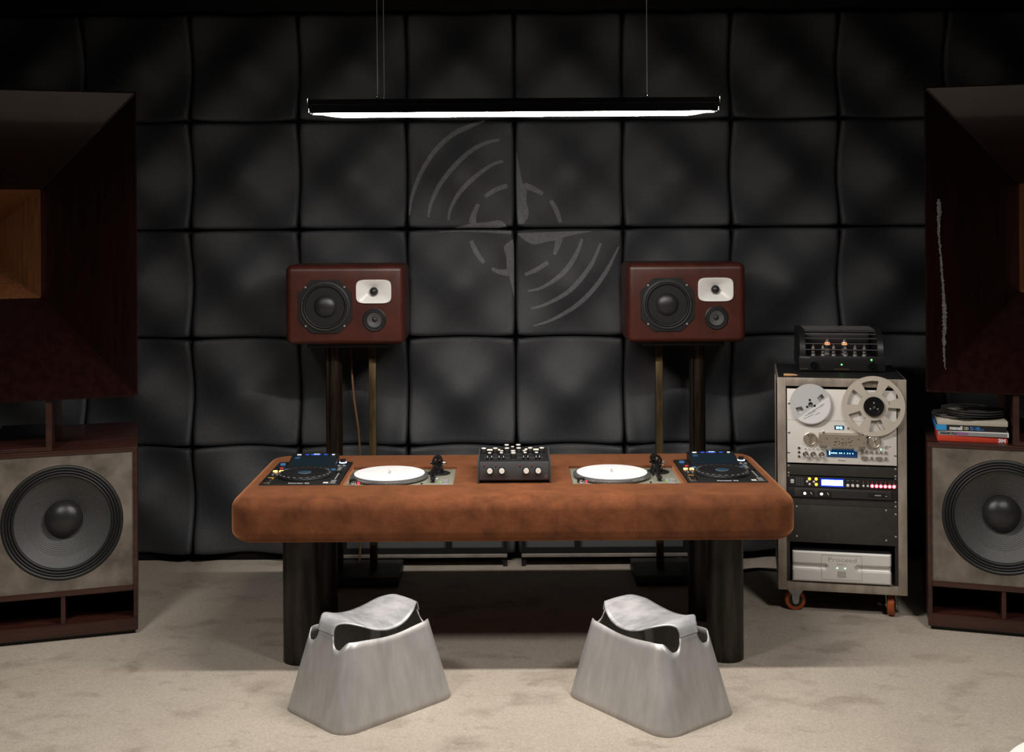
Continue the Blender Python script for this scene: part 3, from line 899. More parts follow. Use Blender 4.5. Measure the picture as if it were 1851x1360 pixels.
for xb, xt, y in ((-0.492, -0.496, -0.025), (-0.473, -0.478, 0.025), (0.483, 0.485, -0.025), (0.488, 0.490, 0.025)):
    w = tube('suspension_wire', [(xb, y, 0.066), (xt, y, 1.09)], 0.0016, WIRE, pd, 6)
    lathe('wire_grip', [(0.004, 0), (0.004, 0.012), (0.002, 0.016)], CHROME, pd, (xb, y, 0.064), seg=10)

# ------------------------------------------------------------------ big subwoofers, horns and their stands
TOE = R(17)
def sub(label, loc, rz):
    t = thing('subwoofer', label, 'subwoofer', loc, rz, 'mahogany subwoofer cabinets')
    w, H, D = 0.305, 0.811, 0.70
    box('plinth', (-w + 0.012, 0.02, 0.0), (w - 0.012, D - 0.02, 0.018), BLKM, t)
    box('bottom_board', (-w, 0.0, 0.018), (w, D, 0.072), MAHOG2, t, 0.002)
    box('top_board', (-w, 0.0, H - 0.018), (w, D, H), MAHOG2, t, 0.002)
    for s in (-1, 1):
        box('side_board', (min(s * w, s * (w - 0.018)), 0.0, 0.072), (max(s * w, s * (w - 0.018)), D, H - 0.018), MAHOG2, t, 0.002)
    box('shelf_board', (-w + 0.018, 0.0, 0.190), (w - 0.018, D - 0.02, 0.214), MAHOG2, t, 0.002)
    box('port_divider', (-0.009, 0.004, 0.072), (0.009, D - 0.02, 0.190), MAHOG2, t, 0.001)
    box('back_board', (-w + 0.018, D - 0.02, 0.072), (w - 0.018, D, H - 0.018), MAHOG2, t)
    # baffle with a round hole for the driver
    cz, r = 0.5035, 0.247
    N = 64
    x0, x1, z0, z1 = -w + 0.018, w - 0.018, 0.214, H - 0.018
    inner = [(r * math.cos(2 * PI * k / N), cz + r * math.sin(2 * PI * k / N)) for k in range(N)]
    outer = []
    for k in range(N):
        c, s = math.cos(2 * PI * k / N), math.sin(2 * PI * k / N)
        q = min((x1 if c > 0 else -x0) / max(abs(c), 1e-6), ((z1 - cz) if s > 0 else (cz - z0)) / max(abs(s), 1e-6))
        outer.append((q * c, cz + q * s))
    for cx_, cz_ in ((x0, z0), (x1, z0), (x0, z1), (x1, z1)):
        k = min(range(N), key=lambda i: (outer[i][0] - cx_) ** 2 + (outer[i][1] - cz_) ** 2)
        outer[k] = (cx_, cz_)
    vs, fs = [], []
    for ring, y in ((outer, 0.006), (inner, 0.006), (inner, 0.030)):
        vs += [(x, y, z) for x, z in ring]
    for k in range(N):
        k2 = (k + 1) % N
        fs.append((k, k2, N + k2, N + k))
        fs.append((N + k, N + k2, 2 * N + k2, 2 * N + k))
    put('baffle', mesh('baffle', vs, fs), BAFFLE, t)
    # 18 inch driver set behind the baffle
    d = lathe('driver', [(0.246, -0.010), (0.246, 0.012), (0.238, 0.016), (0.232, 0.012)], RUB, t, (0, 0.022, cz), FRONT, seg=72, cap0=False, cap1=False)
    rim = []
    for k in range(25):
        a = k / 24
        rim.append((0.232 - 0.036 * a, 0.006 + 0.007 * abs(math.sin(3 * PI * a))))
    lathe('surround', rim, RUB, d, seg=72, cap0=False, cap1=False)
    cone = []
    for k in range(111):
        a = k / 110
        cone.append((0.196 - 0.120 * a, 0.004 - 0.070 * a ** 0.92 + (0.0006 * math.sin(a * 100) if 0.35 < a < 0.98 else 0)))
    lathe('cone', cone, CONE, d, seg=72, cap0=False, cap1=False)
    dome = []
    for k in range(14):
        a = k / 13 * PI / 2
        dome.append((max(0.078 * math.cos(a), 0.0006), -0.064 + 0.052 * math.sin(a)))
    lathe('dust_cap', dome, CAP, d, seg=56, cap0=False, cap1=False)
    return t
SL, SRR = (-1.906, 5.069, 0), (2.1007, 5.058, 0)
s1 = sub('mahogany subwoofer with a big black driver, standing at the left edge', SL, TOE)
copy_tree(s1, SRR, -TOE, 'mahogany subwoofer with a big black driver, under the tape boxes at the right')

def horn(label, loc, rz):
    t = thing('horn_speaker', label, 'horn speaker', loc, rz, 'large square wooden horn speakers')
    a, b, y1, ai, bi = 0.752, 0.660, 0.40, 0.337, 0.247
    cz = 0.66
    th = 0.018
    def plate(name, m, a0, b0, yA, a1, b1, yB):
        for k in range(4):
            sg = [(-1, -1), (1, -1), (1, 1), (-1, 1)]
            p, q = sg[k], sg[(k + 1) % 4]
            vs = []
            for off in (0, 1):
                for (sx, sz), (aa, bb, yy) in ((p, (a0, b0, yA)), (q, (a0, b0, yA)), (q, (a1, b1, yB)), (p, (a1, b1, yB))):
                    w = off * (0.006 if yy == 0 else th)
                    vs.append((sx * (aa + w), yy + (0.0 if yy == 0 else w * 0.3), cz + sz * (bb + w)))
            fs = [(0, 1, 2, 3), (4, 5, 6, 7), (0, 1, 5, 4), (1, 2, 6, 5), (2, 3, 7, 6), (3, 0, 4, 7)]
            put(name, mesh(name, vs, fs), m, t, smooth=False)
    plate('mouth_board', MAHOG, a, b - 0.006, 0.0, ai, bi, y1)
    plate('throat_board', OAK, ai, bi, y1, 0.030, 0.030, 0.90)
    for sx in (-1, 1):
        for sz in (-1, 1):
            tube('corner_bead', [(sx * (a - 0.002), 0.001, cz + sz * (b - 0.008)), (sx * (ai - 0.002), y1 - 0.001, cz + sz * (bi - 0.002))], 0.0032, BEAD, t, 8)
    lathe('compression_driver', [(0.09, 0), (0.11, 0.02), (0.11, 0.13), (0.09, 0.15)], BLKM, t, (0, 0.885, cz), (-PI / 2, 0, 0), seg=36)
    return t
h1 = horn('large square wooden horn over the subwoofer at the left edge', (-2.333, 4.935, 1.030), TOE)
h2 = copy_tree(h1, (2.530, 4.927, 1.030), -TOE, 'large square wooden horn with a pale scratch, over the tape boxes')
# the pale ragged scratch on the horn above the tape boxes
def scratch(pts, lift=0.0012):
    # points run (x across, z up) on the board at the inner side of the mouth, which slopes back
    vs, fs = [], []
    rnd = random.Random(3)
    P = smooth_path([(p[0], p[1], p[2]) for p in pts], 14)
    for q in P:
        w = q.z * (0.55 + 0.9 * rnd.random())
        dx = (rnd.random() - 0.5) * 0.004
        for sgn in (-1, 1):
            x = q.x + dx + sgn * w / 2
            y = (x + 0.754) / (0.754 - 0.337) * 0.40
            vs.append((x + lift, y - lift, q.y))
    for i in range(len(P) - 1):
        fs.append((2 * i, 2 * i + 1, 2 * i + 3, 2 * i + 2))
    me = bpy.data.meshes.new('scratch')
    me.from_pydata(vs, [], fs)
    return put('scratch', me, SCUFF, h2, smooth=False)
scratch([(-0.700, 0.835, 0.012), (-0.698, 0.78, 0.016), (-0.701, 0.70, 0.009), (-0.695, 0.62, 0.008), (-0.688, 0.52, 0.009), (-0.681, 0.42, 0.012), (-0.677, 0.33, 0.017), (-0.680, 0.24, 0.013), (-0.681, 0.15, 0.009), (-0.674, 0.090, 0.004)])

def horn_stand(label, loc, rz, s):
    """s = +1: the inner side is +X"""
    t = thing('horn_stand', label, 'speaker stand', loc, rz, 'mahogany stands carrying the horns')
    xi = -s * 0.053
    zb = 0.811
    yprism('fin', [(0.012, zb + 0.018), (0.66, zb + 0.018), (0.66, 1.36), (0.36, 1.36), (0.06, 1.064), (0.012, 1.027)], xi - 0.012, xi + 0.012, MAHOG2, t)
    xo = -s * 0.305
    box('base_board', (min(xi + s * 0.012, xo), 0.010, zb + 0.0005), (max(xi + s * 0.012, xo), 0.66, zb + 0.018), MAHOG2, t, 0.001)
    # outer leg down to the carpet
    xl = -s * 0.93
    yprism('outer_leg', [(0.06, 0.0), (0.66, 0.0), (0.66, 1.36), (0.36, 1.36), (0.06, 1.064)], xl - 0.012, xl + 0.012, MAHOG2, t)
    box('back_rail', (min(xi, xl), 0.62, 0.95), (max(xi, xl), 0.66, 1.02), MAHOG2, t, 0.001)
    return t
horn_stand('mahogany stand with upright fin on the subwoofer at the left edge', (SL[0], SL[1], 0), TOE, 1)
horn_stand('mahogany stand with upright fin beside the stack of tape boxes', (SRR[0], SRR[1], 0), -TOE, -1)

# ------------------------------------------------------------------ tape boxes and loose reels on the subwoofer at the right
def sub_pt(x, y, z):
    c, s = math.cos(-TOE), math.sin(-TOE)
    return (SRR[0] + c * x - s * y, SRR[1] + s * x + c * y, z)
zt = 0.8115
def tape_box(label, x, y, z, h, turn, m, w=0.285, dep=0.285):
    t = thing('tape_box', label, 'tape box', sub_pt(x, y, z), -TOE + R(turn), 'stacked tape boxes on the subwoofer')
    b = box('carton', (-w / 2, 0, 0), (w / 2, dep, h), m, t, 0.0015)
    return t
bx = -0.305 + 0.044 + 0.1425
r1 = tape_box('red tape box at the bottom of the stack on the subwoofer', bx, 0.055, zt, 0.026, 0.5, REDC)
text('lettering', '3M', 0.021, INKW, r1, (0.104, -0.0006, 0.004), width=0.030, bold=0.0012)
g1 = tape_box('silver grey tape box with purple stripe, second from the bottom of the stack', bx + 0.003, 0.050, zt + 0.0262, 0.021, -0.8, GREYC)
box('label_band', (-0.140, -0.0008, 0.004), (0.140, 0.0008, 0.015), INKG, g1)
box('purple_band', (-0.070, -0.0012, 0.004), (-0.020, 0.001, 0.015), PURPC, g1)
box('white_edge', (-0.140, -0.001, 0.0165), (0.140, 0.001, 0.0205), WHITE, g1)
box('corner_tab', (0.1375, -0.0012, 0.001), (0.1425, 0.01, 0.019), WHITE, g1)
text('lettering', 'maxell XLI', 0.013, INK, g1, (-0.134, -0.0013, 0.0055), width=0.066, bold=0.0006)
k1 = tape_box('black and blue tape box with white lettering, third from the bottom of the stack', bx - 0.004, 0.048, zt + 0.0474, 0.025, 1.2, BLACKC)
box('blue_end', (-0.1435, -0.001, 0.001), (-0.101, 0.286, 0.0246), BLUEC, k1)
text('lettering', 'maxell', 0.022, INKW, k1, (-0.089, -0.0006, 0.005), width=0.052, bold=0.0009)
text('lettering', 'UD', 0.017, BEIGE, k1, (-0.031, -0.0006, 0.006), width=0.020, bold=0.0009)
text('lettering', '35-180', 0.021, BLUEI, k1, (-0.006, -0.0006, 0.005), width=0.040, bold=0.0006)
text('lettering', '(EE)', 0.010, BLUEI, k1, (0.036, -0.0006, 0.005), width=0.015)
e1 = tape_box('plain beige tape box on top of the stack', bx + 0.0, 0.045, zt + 0.0726, 0.022, 0.6, BEIGE)
box('lid', (-0.134, 0.010, 0.022), (0.134, 0.275, 0.0245), BEIGE, e1, 0.001)
def reel_mesh(R_, hub, n, arm, th, holes_r0, holes_r1):
    """flange disc with n windows, lying in local XY, thickness along Z"""
    seg = 96
    vs, fs = [], []
    rad = [hub, holes_r0, holes_r1, R_]
    for z in (0, th):
        for r in rad:
            for k in range(seg):
                a = 2 * PI * k / seg
                vs.append((r * math.cos(a), r * math.sin(a), z))
    def vid(s, i, k): return (s * 4 + i) * seg + k % seg
    def is_open(k):
        ph = (k + 0.5) / seg * n % 1.0
        return abs(ph - 0.5) < arm / 2
    for k in range(seg):
        for i in range(3):
            if i == 1 and is_open(k): continue
            fs.append((vid(0, i, k), vid(0, i, k + 1), vid(0, i + 1, k + 1), vid(0, i + 1, k)))
            fs.append((vid(1, i, k), vid(1, i, k + 1), vid(1, i + 1, k + 1), vid(1, i + 1, k)))
        fs.append((vid(0, 3, k), vid(0, 3, k + 1), vid(1, 3, k + 1), vid(1, 3, k)))
        fs.append((vid(0, 0, k), vid(0, 0, k + 1), vid(1, 0, k + 1), vid(1, 0, k)))
        if is_open(k):
            fs.append((vid(0, 1, k), vid(0, 1, k + 1), vid(1, 1, k + 1), vid(1, 1, k)))
            fs.append((vid(0, 2, k), vid(0, 2, k + 1), vid(1, 2, k + 1), vid(1, 2, k)))
            if not is_open(k - 1): fs.append((vid(0, 1, k), vid(0, 2, k), vid(1, 2, k), vid(1, 1, k)))
            if not is_open(k + 1): fs.append((vid(0, 1, k + 1), vid(0, 2, k + 1), vid(1, 2, k + 1), vid(1, 1, k + 1)))
    return mesh('flange', vs, fs)
def loose_reel(label, x, y, z, rad, tilt=0.0, m=None, wound=False):
    t = thing('tape_reel', label, 'tape reel', sub_pt(x, y, z), 0.3, 'loose reels on the tape boxes')
    t.rotation_euler = (0, tilt, 0.3)
    fl = reel_mesh(rad, 0.02, 3, 0.62, 0.0015, 0.052, rad * 0.86)
    put('flange', fl, m or DREEL, t, (0, 0, 0))
    put('flange', fl, m or DREEL, t, (0, 0, 0.0080))
    lathe('hub', [(0.05, 0), (0.05, 0.009)], BLK, t, (0, 0, 0.0003), seg=36)
    if wound:
        lathe('wound_tape', [(rad * 0.90, 0), (rad * 0.90, 0.006)], TAPE, t, (0, 0, 0.0017), seg=56)
    return t
DREEL = mat('dull_metal_reel', (0.16, 0.16, 0.155), 0.35, 0.7)
TAPE = mat('brown_magnetic_tape', (0.030, 0.016, 0.011), 0.3)
loose_reel('dark metal reel lying directly on the beige tape box', bx - 0.028, 0.170, zt + 0.0982, 0.1335)
loose_reel('dark reel wound with tape, middle of the three loose reels', bx + 0.012, 0.165, zt + 0.1110, 0.1335, R(1.0), None, True)
lr = loose_reel('topmost loose reel with a cream label on the stack of tape boxes', bx + 0.012, 0.165, zt + 0.1225, 0.1335, R(1.0), None, True)
box('paper_label', (-0.115, -0.02, 0.0096), (-0.062, 0.024, 0.0104), BEIGE, lr)

# ------------------------------------------------------------------ equipment rack
RA = -math.atan2(0.11, 0.548)
RO = (1.2136, 5.38)
def rack_pt(x, y, z):
    c, s = math.cos(RA), math.sin(RA)
    return (RO[0] + c * x - s * y, RO[1] + s * x + c * y, z)
RW, RB, RT_, RD = 0.559, 0.107, 1.066, 0.52
rk = thing('equipment_rack', 'brushed steel equipment rack on orange casters beside the console', 'rack', rack_pt(0, 0, 0), RA)
f = 0.038
for x in (0, RW - f):
    for y in (0, RD - f):
        box('post', (x, y, RB), (x + f, y + f, RT_), RACKM, rk, 0.0015)
for y in (0, RD - f):
    for z in (RB, RT_ - f):
        box('cross_bar', (f, y, z), (RW - f, y + f, z + f), RACKM, rk, 0.0015)
for x in (0, RW - f):
    for z in (RB, RT_ - f):
        box('side_bar', (x, f, z), (x + f, RD - f, z + f), RACKM, rk, 0.0015)
box('top_panel', (0.006, 0.006, RT_ - 0.001), (RW - 0.006, RD - 0.006, RT_ + 0.002), BLKM, rk)
for x in (0.004, RW - 0.010):
    box('side_panel', (x, f, RB + f), (x + 0.006, RD - f, RT_ - f), BLKM, rk)
box('back_panel', (f, RD - 0.012, RB + f), (RW - f, RD - 0.006, RT_ - f), BLKM, rk)
for x in (f, RW - f - 0.014):
    box('rack_rail', (x, 0.012, RB + f), (x + 0.014, 0.040, RT_ - f), BLKG, rk)
def zt_(d): return RT_ - d
def face(name, d0, d1, m, x0=0.0415, x1=0.5175, y=0.006, th=0.004):
    return box(name, (x0, y, zt_(d1)), (x1, y + th, zt_(d0)), m, rk, 0.0008)
face('blank_panel', 0.392, 0.440, RACKP)
face('blank_panel', 0.5395, 0.572, RACKP)
face('blank_panel', 0.573, 0.742, RACKP)
sc = lathe_me('rack_screw', [(0.0042, 0), (0.0042, 0.0018), (0.003, 0.003)], 8)
for d in (0.399, 0.431, 0.445, 0.463, 0.487, 0.5, 0.530, 0.545, 0.566, 0.600, 0.700):
    for x in (0.0485, 0.5105):
        put('rack_screw', sc, SILVER, rk, (x, 0.006, zt_(d)), FRONT)
for x, d in ((0.083, 0.582), (0.083, 0.716), (0.470, 0.584), (0.470, 0.718)):
    put('rack_screw', sc, SILVER, rk, (x, 0.006, zt_(d)), FRONT)
CW = 0.047
wheel_me = lathe_me('wheel', [(0.036, -0.015), (0.044, -0.015), (0.047, -0.011), (0.047, 0.011), (0.044, 0.015), (0.036, 0.015)], 36, True, True)
for x, y, tn in ((0.075, 0.065, 8), (RW - 0.062, 0.060, 78), (0.075, RD - 0.07, 30), (RW - 0.062, RD - 0.07, 60)):
    pl = box('caster', (x - 0.045, y - 0.040, RB - 0.006), (x + 0.045, y + 0.040, RB), ZINC, rk, 0.001)
    a = R(tn)
    ax = Vector((math.cos(a + PI / 2), math.sin(a + PI / 2), 0))
    w = put('wheel', wheel_me, CASTER, pl, (0, 0, CW - RB + 0.003), (PI / 2, 0, a))
    lathe('wheel_core', [(0.030, -0.0155), (0.030, 0.0155)], BLKM, pl, (0, 0, CW - RB + 0.003), (PI / 2, 0, a), seg=24)
    for s in (-1, 1):
        fk = prism_me('fork', [(-0.040, -0.003), (0.040, -0.003), (0.018, -0.030), (0.013, -0.068), (0.0, -0.076), (-0.013, -0.068), (-0.018, -0.030)], s * 0.021 - 0.0015, s * 0.021 + 0.0015)
        put('fork', fk, ZINC, pl, (0, 0, 0), (0, 0, a))
        lathe('axle_bolt', [(0.006, 0), (0.006, 0.005), (0.003, 0.006)], CHROME, pl, (-s * 0.0225 * math.sin(a), s * 0.0225 * math.cos(a), CW - RB + 0.003), (-s * PI / 2, 0, a), seg=8)

# ---- tape deck
td = thing('reel_tape_deck', 'silver reel-to-reel tape deck with blue displays in the top of the rack', 'tape deck', rack_pt(0, 0, zt_(0.383)), RA)
DH = 0.333
def dz(d): return 0.383 - d
box('faceplate', (0.043, -0.002, 0), (0.516, 0.010, DH), DECKF, td, 0.0015)
box('case', (0.056, 0.010, 0.004), (0.503, 0.25, DH - 0.004), BLKM, td)
box('upper_seam', (0.043, -0.0026, dz(0.1905)), (0.516, -0.0015, dz(0.1895)), INKG, td)
for z in (dz(0.115), dz(0.247)):
    for x in (0.051, 0.508):
        lathe('corner_screw', [(0.005, 0), (0.005, 0.002), (0.0035, 0.003)], CHROME, td, (x, -0.002, z), FRONT, seg=10)
for x in (0.043, 0.504):
    box('rack_slot', (x, -0.0026, dz(0.341)), (x + 0.012, -0.001, dz(0.337)), BLK, td)
cd = box('counter_display', (0.249, -0.0035, dz(0.229)), (0.291, -0.001, dz(0.211)), SCRB, td, 0.0005)
text('digits', '0042', 0.014, LCY, cd, (-0.014, -0.0014, -0.0050), width=0.028, bold=0.0006)
cyl('reset_button', 0.005, 0.004, CHROME, td, (0.308, -0.002, dz(0.221)), FRONT, seg=14)
HM = mat('champagne_head_cover', (0.50, 0.44, 0.36), 0.34, 0.7)
hb = box('head_block', (0.181, -0.012, dz(0.306)), (0.384, -0.002, dz(0.243)), HM, td, 0.001)
prism('head_cover', [(-0.100, 0.028), (0.100, 0.028), (0.100, -0.020), (0.066, -0.024), (0.048, -0.030), (-0.048, -0.030), (-0.066, -0.024), (-0.100, -0.020)], -0.026, -0.006, HM, hb, (0, 0.0, 0.0), smooth=False)
for x, z, w in ((-0.068, 0.010, 0.006), (0.068, 0.010, 0.006), (-0.026, 0.012, 0.005), (0.0, 0.009, 0.005), (0.026, 0.012, 0.005), (-0.031, -0.004, 0.012), (0.0, -0.008, 0.012), (0.030, -0.004, 0.012), (-0.016, -0.002, 0.005), (0.014, -0.003, 0.005), (0.040, 0.002, 0.005), (-0.014, -0.013, 0.005), (0.014, -0.013, 0.005), (-0.034, -0.018, 0.005), (0.034, -0.018, 0.005), (0.0, -0.019, 0.005), (-0.092, -0.006, 0.004), (0.092, -0.006, 0.004)):
    box('cover_hole', (x - w / 2, -0.0265, z - 0.0018), (x + w / 2, -0.0255, z + 0.0018), BLK, hb)
for x in (0.200, 0.362):
    lathe('tape_guide', [(0.005, 0), (0.005, 0.004), (0.003, 0.005), (0.003, 0.024), (0.005, 0.025), (0.005, 0.030)], CHROME, td, (x, -0.002, dz(0.239)), FRONT, seg=12)
for x in (0.225, 0.342):
    lathe('pinch_roller', [(0.0115, 0), (0.0115, 0.030), (0.005, 0.032)], INKG, td, (x, -0.002, dz(0.309)), FRONT, seg=20)
for x, d in ((0.1426, 0.271), (0.419, 0.276)):
    tr = lathe('tension_roller', [(0.029, 0), (0.029, 0.014), (0.026, 0.016), (0.0235, 0.014)], HM, td, (x, -0.002, dz(d)), FRONT, seg=40)
    for a0 in (65, 115, 270):
        pts = [(0.003 * math.cos(R(a0)), 0.003 * math.sin(R(a0)))]
        for k in range(6):
            a = R(a0 - 17 + 34 * k / 5)
            pts.append((0.022 * math.cos(a), 0.022 * math.sin(a)))
        pr = prism_me('roller_facet', pts, -0.0008, 0.0008)
        put('roller_facet', pr, CHROME, tr, (0, 0, 0.0160), (-PI / 2, 0, 0), smooth=False)
    lathe('roller_boss', [(0.006, 0), (0.004, 0.004), (0.001, 0.005)], CHROME, tr, (0, 0, 0.015), seg=14)
md_ = box('level_display', (0.214, -0.0035, dz(0.353)), (0.348, -0.001, dz(0.317)), SCRB, td, 0.0005)
box('level_bar', (-0.056, -0.0018, -0.007), (-0.051, -0.0010, 0.009), LCY, md_)
for k, (x, w) in enumerate(((-0.045, 0.005), (-0.038, 0.005), (-0.031, 0.005), (-0.024, 0.005), (-0.010, 0.005), (-0.002, 0.005), (0.010, 0.003), (0.024, 0.004), (0.034, 0.004), (0.047, 0.004))):
    box('level_segment', (x - w / 2, -0.0018, -0.001), (x + w / 2, -0.0010, 0.0035), LCY, md_)
for k in range(8):
    box('scale_mark', (-0.05 + k * 0.014, -0.0018, 0.013), (-0.044 + k * 0.014, -0.0010, 0.0145), TINT, md_)
text('lettering', 'Pioneer', 0.010, INK, td, (0.281, -0.0024, dz(0.370)), align='CENTER', width=None, shear=0.2)
for d in (0.316, 0.335, 0.354):
    lathe('jack_socket', [(0.0065, 0), (0.0065, 0.003), (0.004, 0.003), (0.004, 0.0005)], CHROME, td, (0.0944, -0.002, dz(d)), FRONT, seg=14, cap1=False)
    cyl('socket_hole', 0.004, 0.001, BLK, td, (0.0944, -0.0022, dz(d)), FRONT, seg=12)
for x in (0.1224, 0.156, 0.1917):
    kb = lathe('level_knob', [(0.012, 0), (0.012, 0.008), (0.0095, 0.010), (0.0090, 0.024), (0.007, 0.026)], CHROME, td, (x, -0.002, dz(0.341)), FRONT, seg=24)
for k in range(5):
    x = 0.1215 + k * 0.0177
    lathe('small_switch', [(0.0035, 0), (0.003, 0.010), (0.001, 0.011)], CHROME, td, (x, -0.002, dz(0.3175)), FRONT, seg=10)
for x in (0.370, 0.388, 0.409, 0.430, 0.449, 0.469):
    lathe('transport_button', [(0.0062, 0), (0.0062, 0.006), (0.005, 0.008)], BTNG, td, (x, -0.002, dz(0.325)), FRONT, seg=14)
for x, w in ((0.379, 0.030), (0.409, 0.013), (0.440, 0.030), (0.469, 0.013)):
    prism('transport_key', rrect(w, 0.014, 0.006, 4), -0.011, -0.002, BTNG, td, (x, 0, dz(0.352)))
lathe('power_button', [(0.006, 0), (0.006, 0.006), (0.004, 0.008)], CHROME, td, (0.469, -0.002, dz(0.299)), FRONT, seg=14)
box('power_mark', (0.478, -0.0026, dz(0.300)), (0.492, -0.0015, dz(0.298)), INK, td)
cyl('ready_light', 0.0025, 0.002, LMINT, td, (0.449, -0.002, dz(0.312)), FRONT, seg=10)
# ---- reels on the deck
def deck_reel(label, x, d, rad, m, n, arm, th, r0, r1, spin):
    t = thing('tape_reel', label, 'tape reel', rack_pt(x, -0.003, zt_(d)), RA, 'reels mounted on the tape deck')
    me = reel_mesh(rad, 0.010, n, arm, th, r0, r1)
    me.transform(Matrix.Rotation(R(spin), 4, 'Z'))
    put('flange', me, m, t, (0, -0.016, 0), FRONT)
    put('flange', me, m, t, (0, -0.003, 0), FRONT)
    return t
big = deck_reel('large putty coloured open-spoked reel on the right of the tape deck', 0.417, 0.1186, 0.1335, REELP, 6, 0.62, 0.0022, 0.062, 0.114, 8)
lathe('hub', [(0.048, 0), (0.048, 0.014)], REELP, big, (0, -0.003, 0), FRONT, seg=36)
lathe('hub_lock', [(0.044, 0), (0.044, 0.010), (0.040, 0.014), (0.030, 0.014), (0.028, 0.010), (0.012, 0.010), (0.010, 0.016), (0.004, 0.018)], BLKG, big, (0, -0.018, 0), FRONT, seg=40)
cyl('lock_nut', 0.005, 0.004, CHROME, big, (0, -0.034, 0), FRONT, seg=12)
for k in range(3):
    a = R(90 + k * 120)
    box('lock_lug', (0.018 * math.cos(a) - 0.003, -0.031, 0.018 * math.sin(a) - 0.003), (0.018 * math.cos(a) + 0.003, -0.027, 0.018 * math.sin(a) + 0.003), SILVER, big)
text('lettering', '2', 0.014, INK, big, (0.062, -0.0186, 0.012))
sm = deck_reel('small pale grey reel with two windows on the left of the tape deck', 0.145, 0.115, 0.0895, REELG, 2, 0.15, 0.002, 0.040, 0.068, 120)
lathe('hub', [(0.038, 0), (0.038, 0.013)], BLK, sm, (0, -0.003, 0), FRONT, seg=30)
lathe('spindle', [(0.006, 0), (0.006, 0.010), (0.002, 0.011)], CHROME, sm, (0, -0.018, 0), FRONT, seg=12)
for k in range(3):
    a = R(100 + k * 120)
    cyl('hub_hole', 0.0055, 0.0006, BLK, sm, (0.019 * math.cos(a), -0.0182, 0.019 * math.sin(a)), FRONT, seg=12)
# half-moon paper label with printed lines
pts = []
for k in range(17):
    a = R(-130 + 155 * k / 16)
    pts.append((0.086 * math.cos(a), 0.086 * math.sin(a)))
prism('paper_label', pts, -0.0186, -0.0180, INKW, sm)
for x0, z0, L in ((-0.030, -0.066, 0.050), (-0.024, -0.052, 0.055), (-0.012, -0.041, 0.034), (0.020, -0.046, 0.024), (0.012, -0.026, 0.030), (0.030, -0.016, 0.028), (0.040, -0.006, 0.024)):
    put('printed_line', box_me('printed_line', L, 0.0004, 0.0026), INKG, sm, (x0 + L * 0.42, -0.0189, z0 + L * 0.20), (0, R(-27), 0), smooth=False)
tag(tube('recording_tape', [rack_pt(0.420, -0.015, zt_(0.182)), rack_pt(0.447, -0.012, zt_(0.225)), rack_pt(0.443, -0.012, zt_(0.262))][:2], 0.0012, TAPE), 'thin brown tape running from the large reel down to the roller', 'tape')

# ---- processor (1 unit)
pr = thing('audio_processor', 'black rack processor with amber, blue and red lights', 'audio processor', rack_pt(0, 0, zt_(0.4915)), RA)
PH_ = 0.0475
box('faceplate', (0.0415, 0.002, 0), (0.5175, 0.008, PH_), BLK, pr, 0.0008)
box('case', (0.06, 0.008, 0.002), (0.50, 0.22, PH_ - 0.002), BLKM, pr)
def pz(d): return 0.4915 - d
prism('logo_plate', rrect(0.014, 0.016, 0.002, 3), 0.001, 0.002, INKW, pr, (0.064, 0, 0.024))
text('lettering', 'dbx', 0.009, INK, pr, (0.0582, 0.0008, 0.021), width=0.0115, bold=0.0002)
vent = box_me('vent_dot', 0.0022, 0.0006, 0.0022)
for i in range(5):
    for j in range(6):
        put('vent_dot', vent, INKG, pr, (0.082 + i * 0.0072, 0.0018, 0.008 + j * 0.0062), smooth=False)
for x, z, m, rr in ((0.1395, 0.037, LYEL, 0.0064), (0.1685, 0.0372, LYEL, 0.0064), (0.1690, 0.0130, LYEL, 0.0064), (0.1290, 0.0255, KNOBW, 0.0046), (0.1585, 0.0250, KNOBW, 0.0046), (0.1400, 0.0135, KNOBW, 0.0046)):
    cyl('menu_button', rr, 0.003, m, pr, (x, 0.002, z), FRONT, seg=14)
LBLUED = led('deep_blue_bezel', (0.0, 0.03, 0.55), 0.9)
sb = box('screen_bezel', (0.188, 0.0006, 0.005), (0.289, 0.002, 0.041), LBLUED, pr)
box('screen', (-0.046, -0.0014, -0.012), (0.046, -0.0006, 0.012), LBLUEW, sb)
for x in (0.306, 0.327, 0.348):
    lathe('parameter_knob', [(0.0066, 0), (0.0066, 0.008), (0.005, 0.010)], KNOBW, pr, (x, 0.002, 0.014), FRONT, seg=18)
    box('mark', (x - 0.006, 0.0016, 0.034), (x + 0.006, 0.0022, 0.0355), INKG, pr)
for k in range(8):
    x = 0.373 + k * 0.0187
    cyl('channel_button', 0.0047 if k < 2 else 0.0056, 0.003, KNOBW if k < 2 else LREDC, pr, (x, 0.002, 0.0145), FRONT, seg=14)
    if k > 1:
        lathe('button_halo', [(0.0056, 0), (0.0078, 0), (0.0078, 0.001), (0.0056, 0.001)], LRED, pr, (x, 0.002, 0.0145), FRONT, seg=14, cap0=False, cap1=False)
    for j in range(4):
        box('meter_mark', (x - 0.002, 0.0016, 0.023 + j * 0.004), (x + 0.002, 0.0022, 0.0242 + j * 0.004), INKG if j < 2 else REDC, pr)
text('lettering', 'DriveRack', 0.006, INKW, pr, (0.497, 0.0014, 0.020), width=0.017)
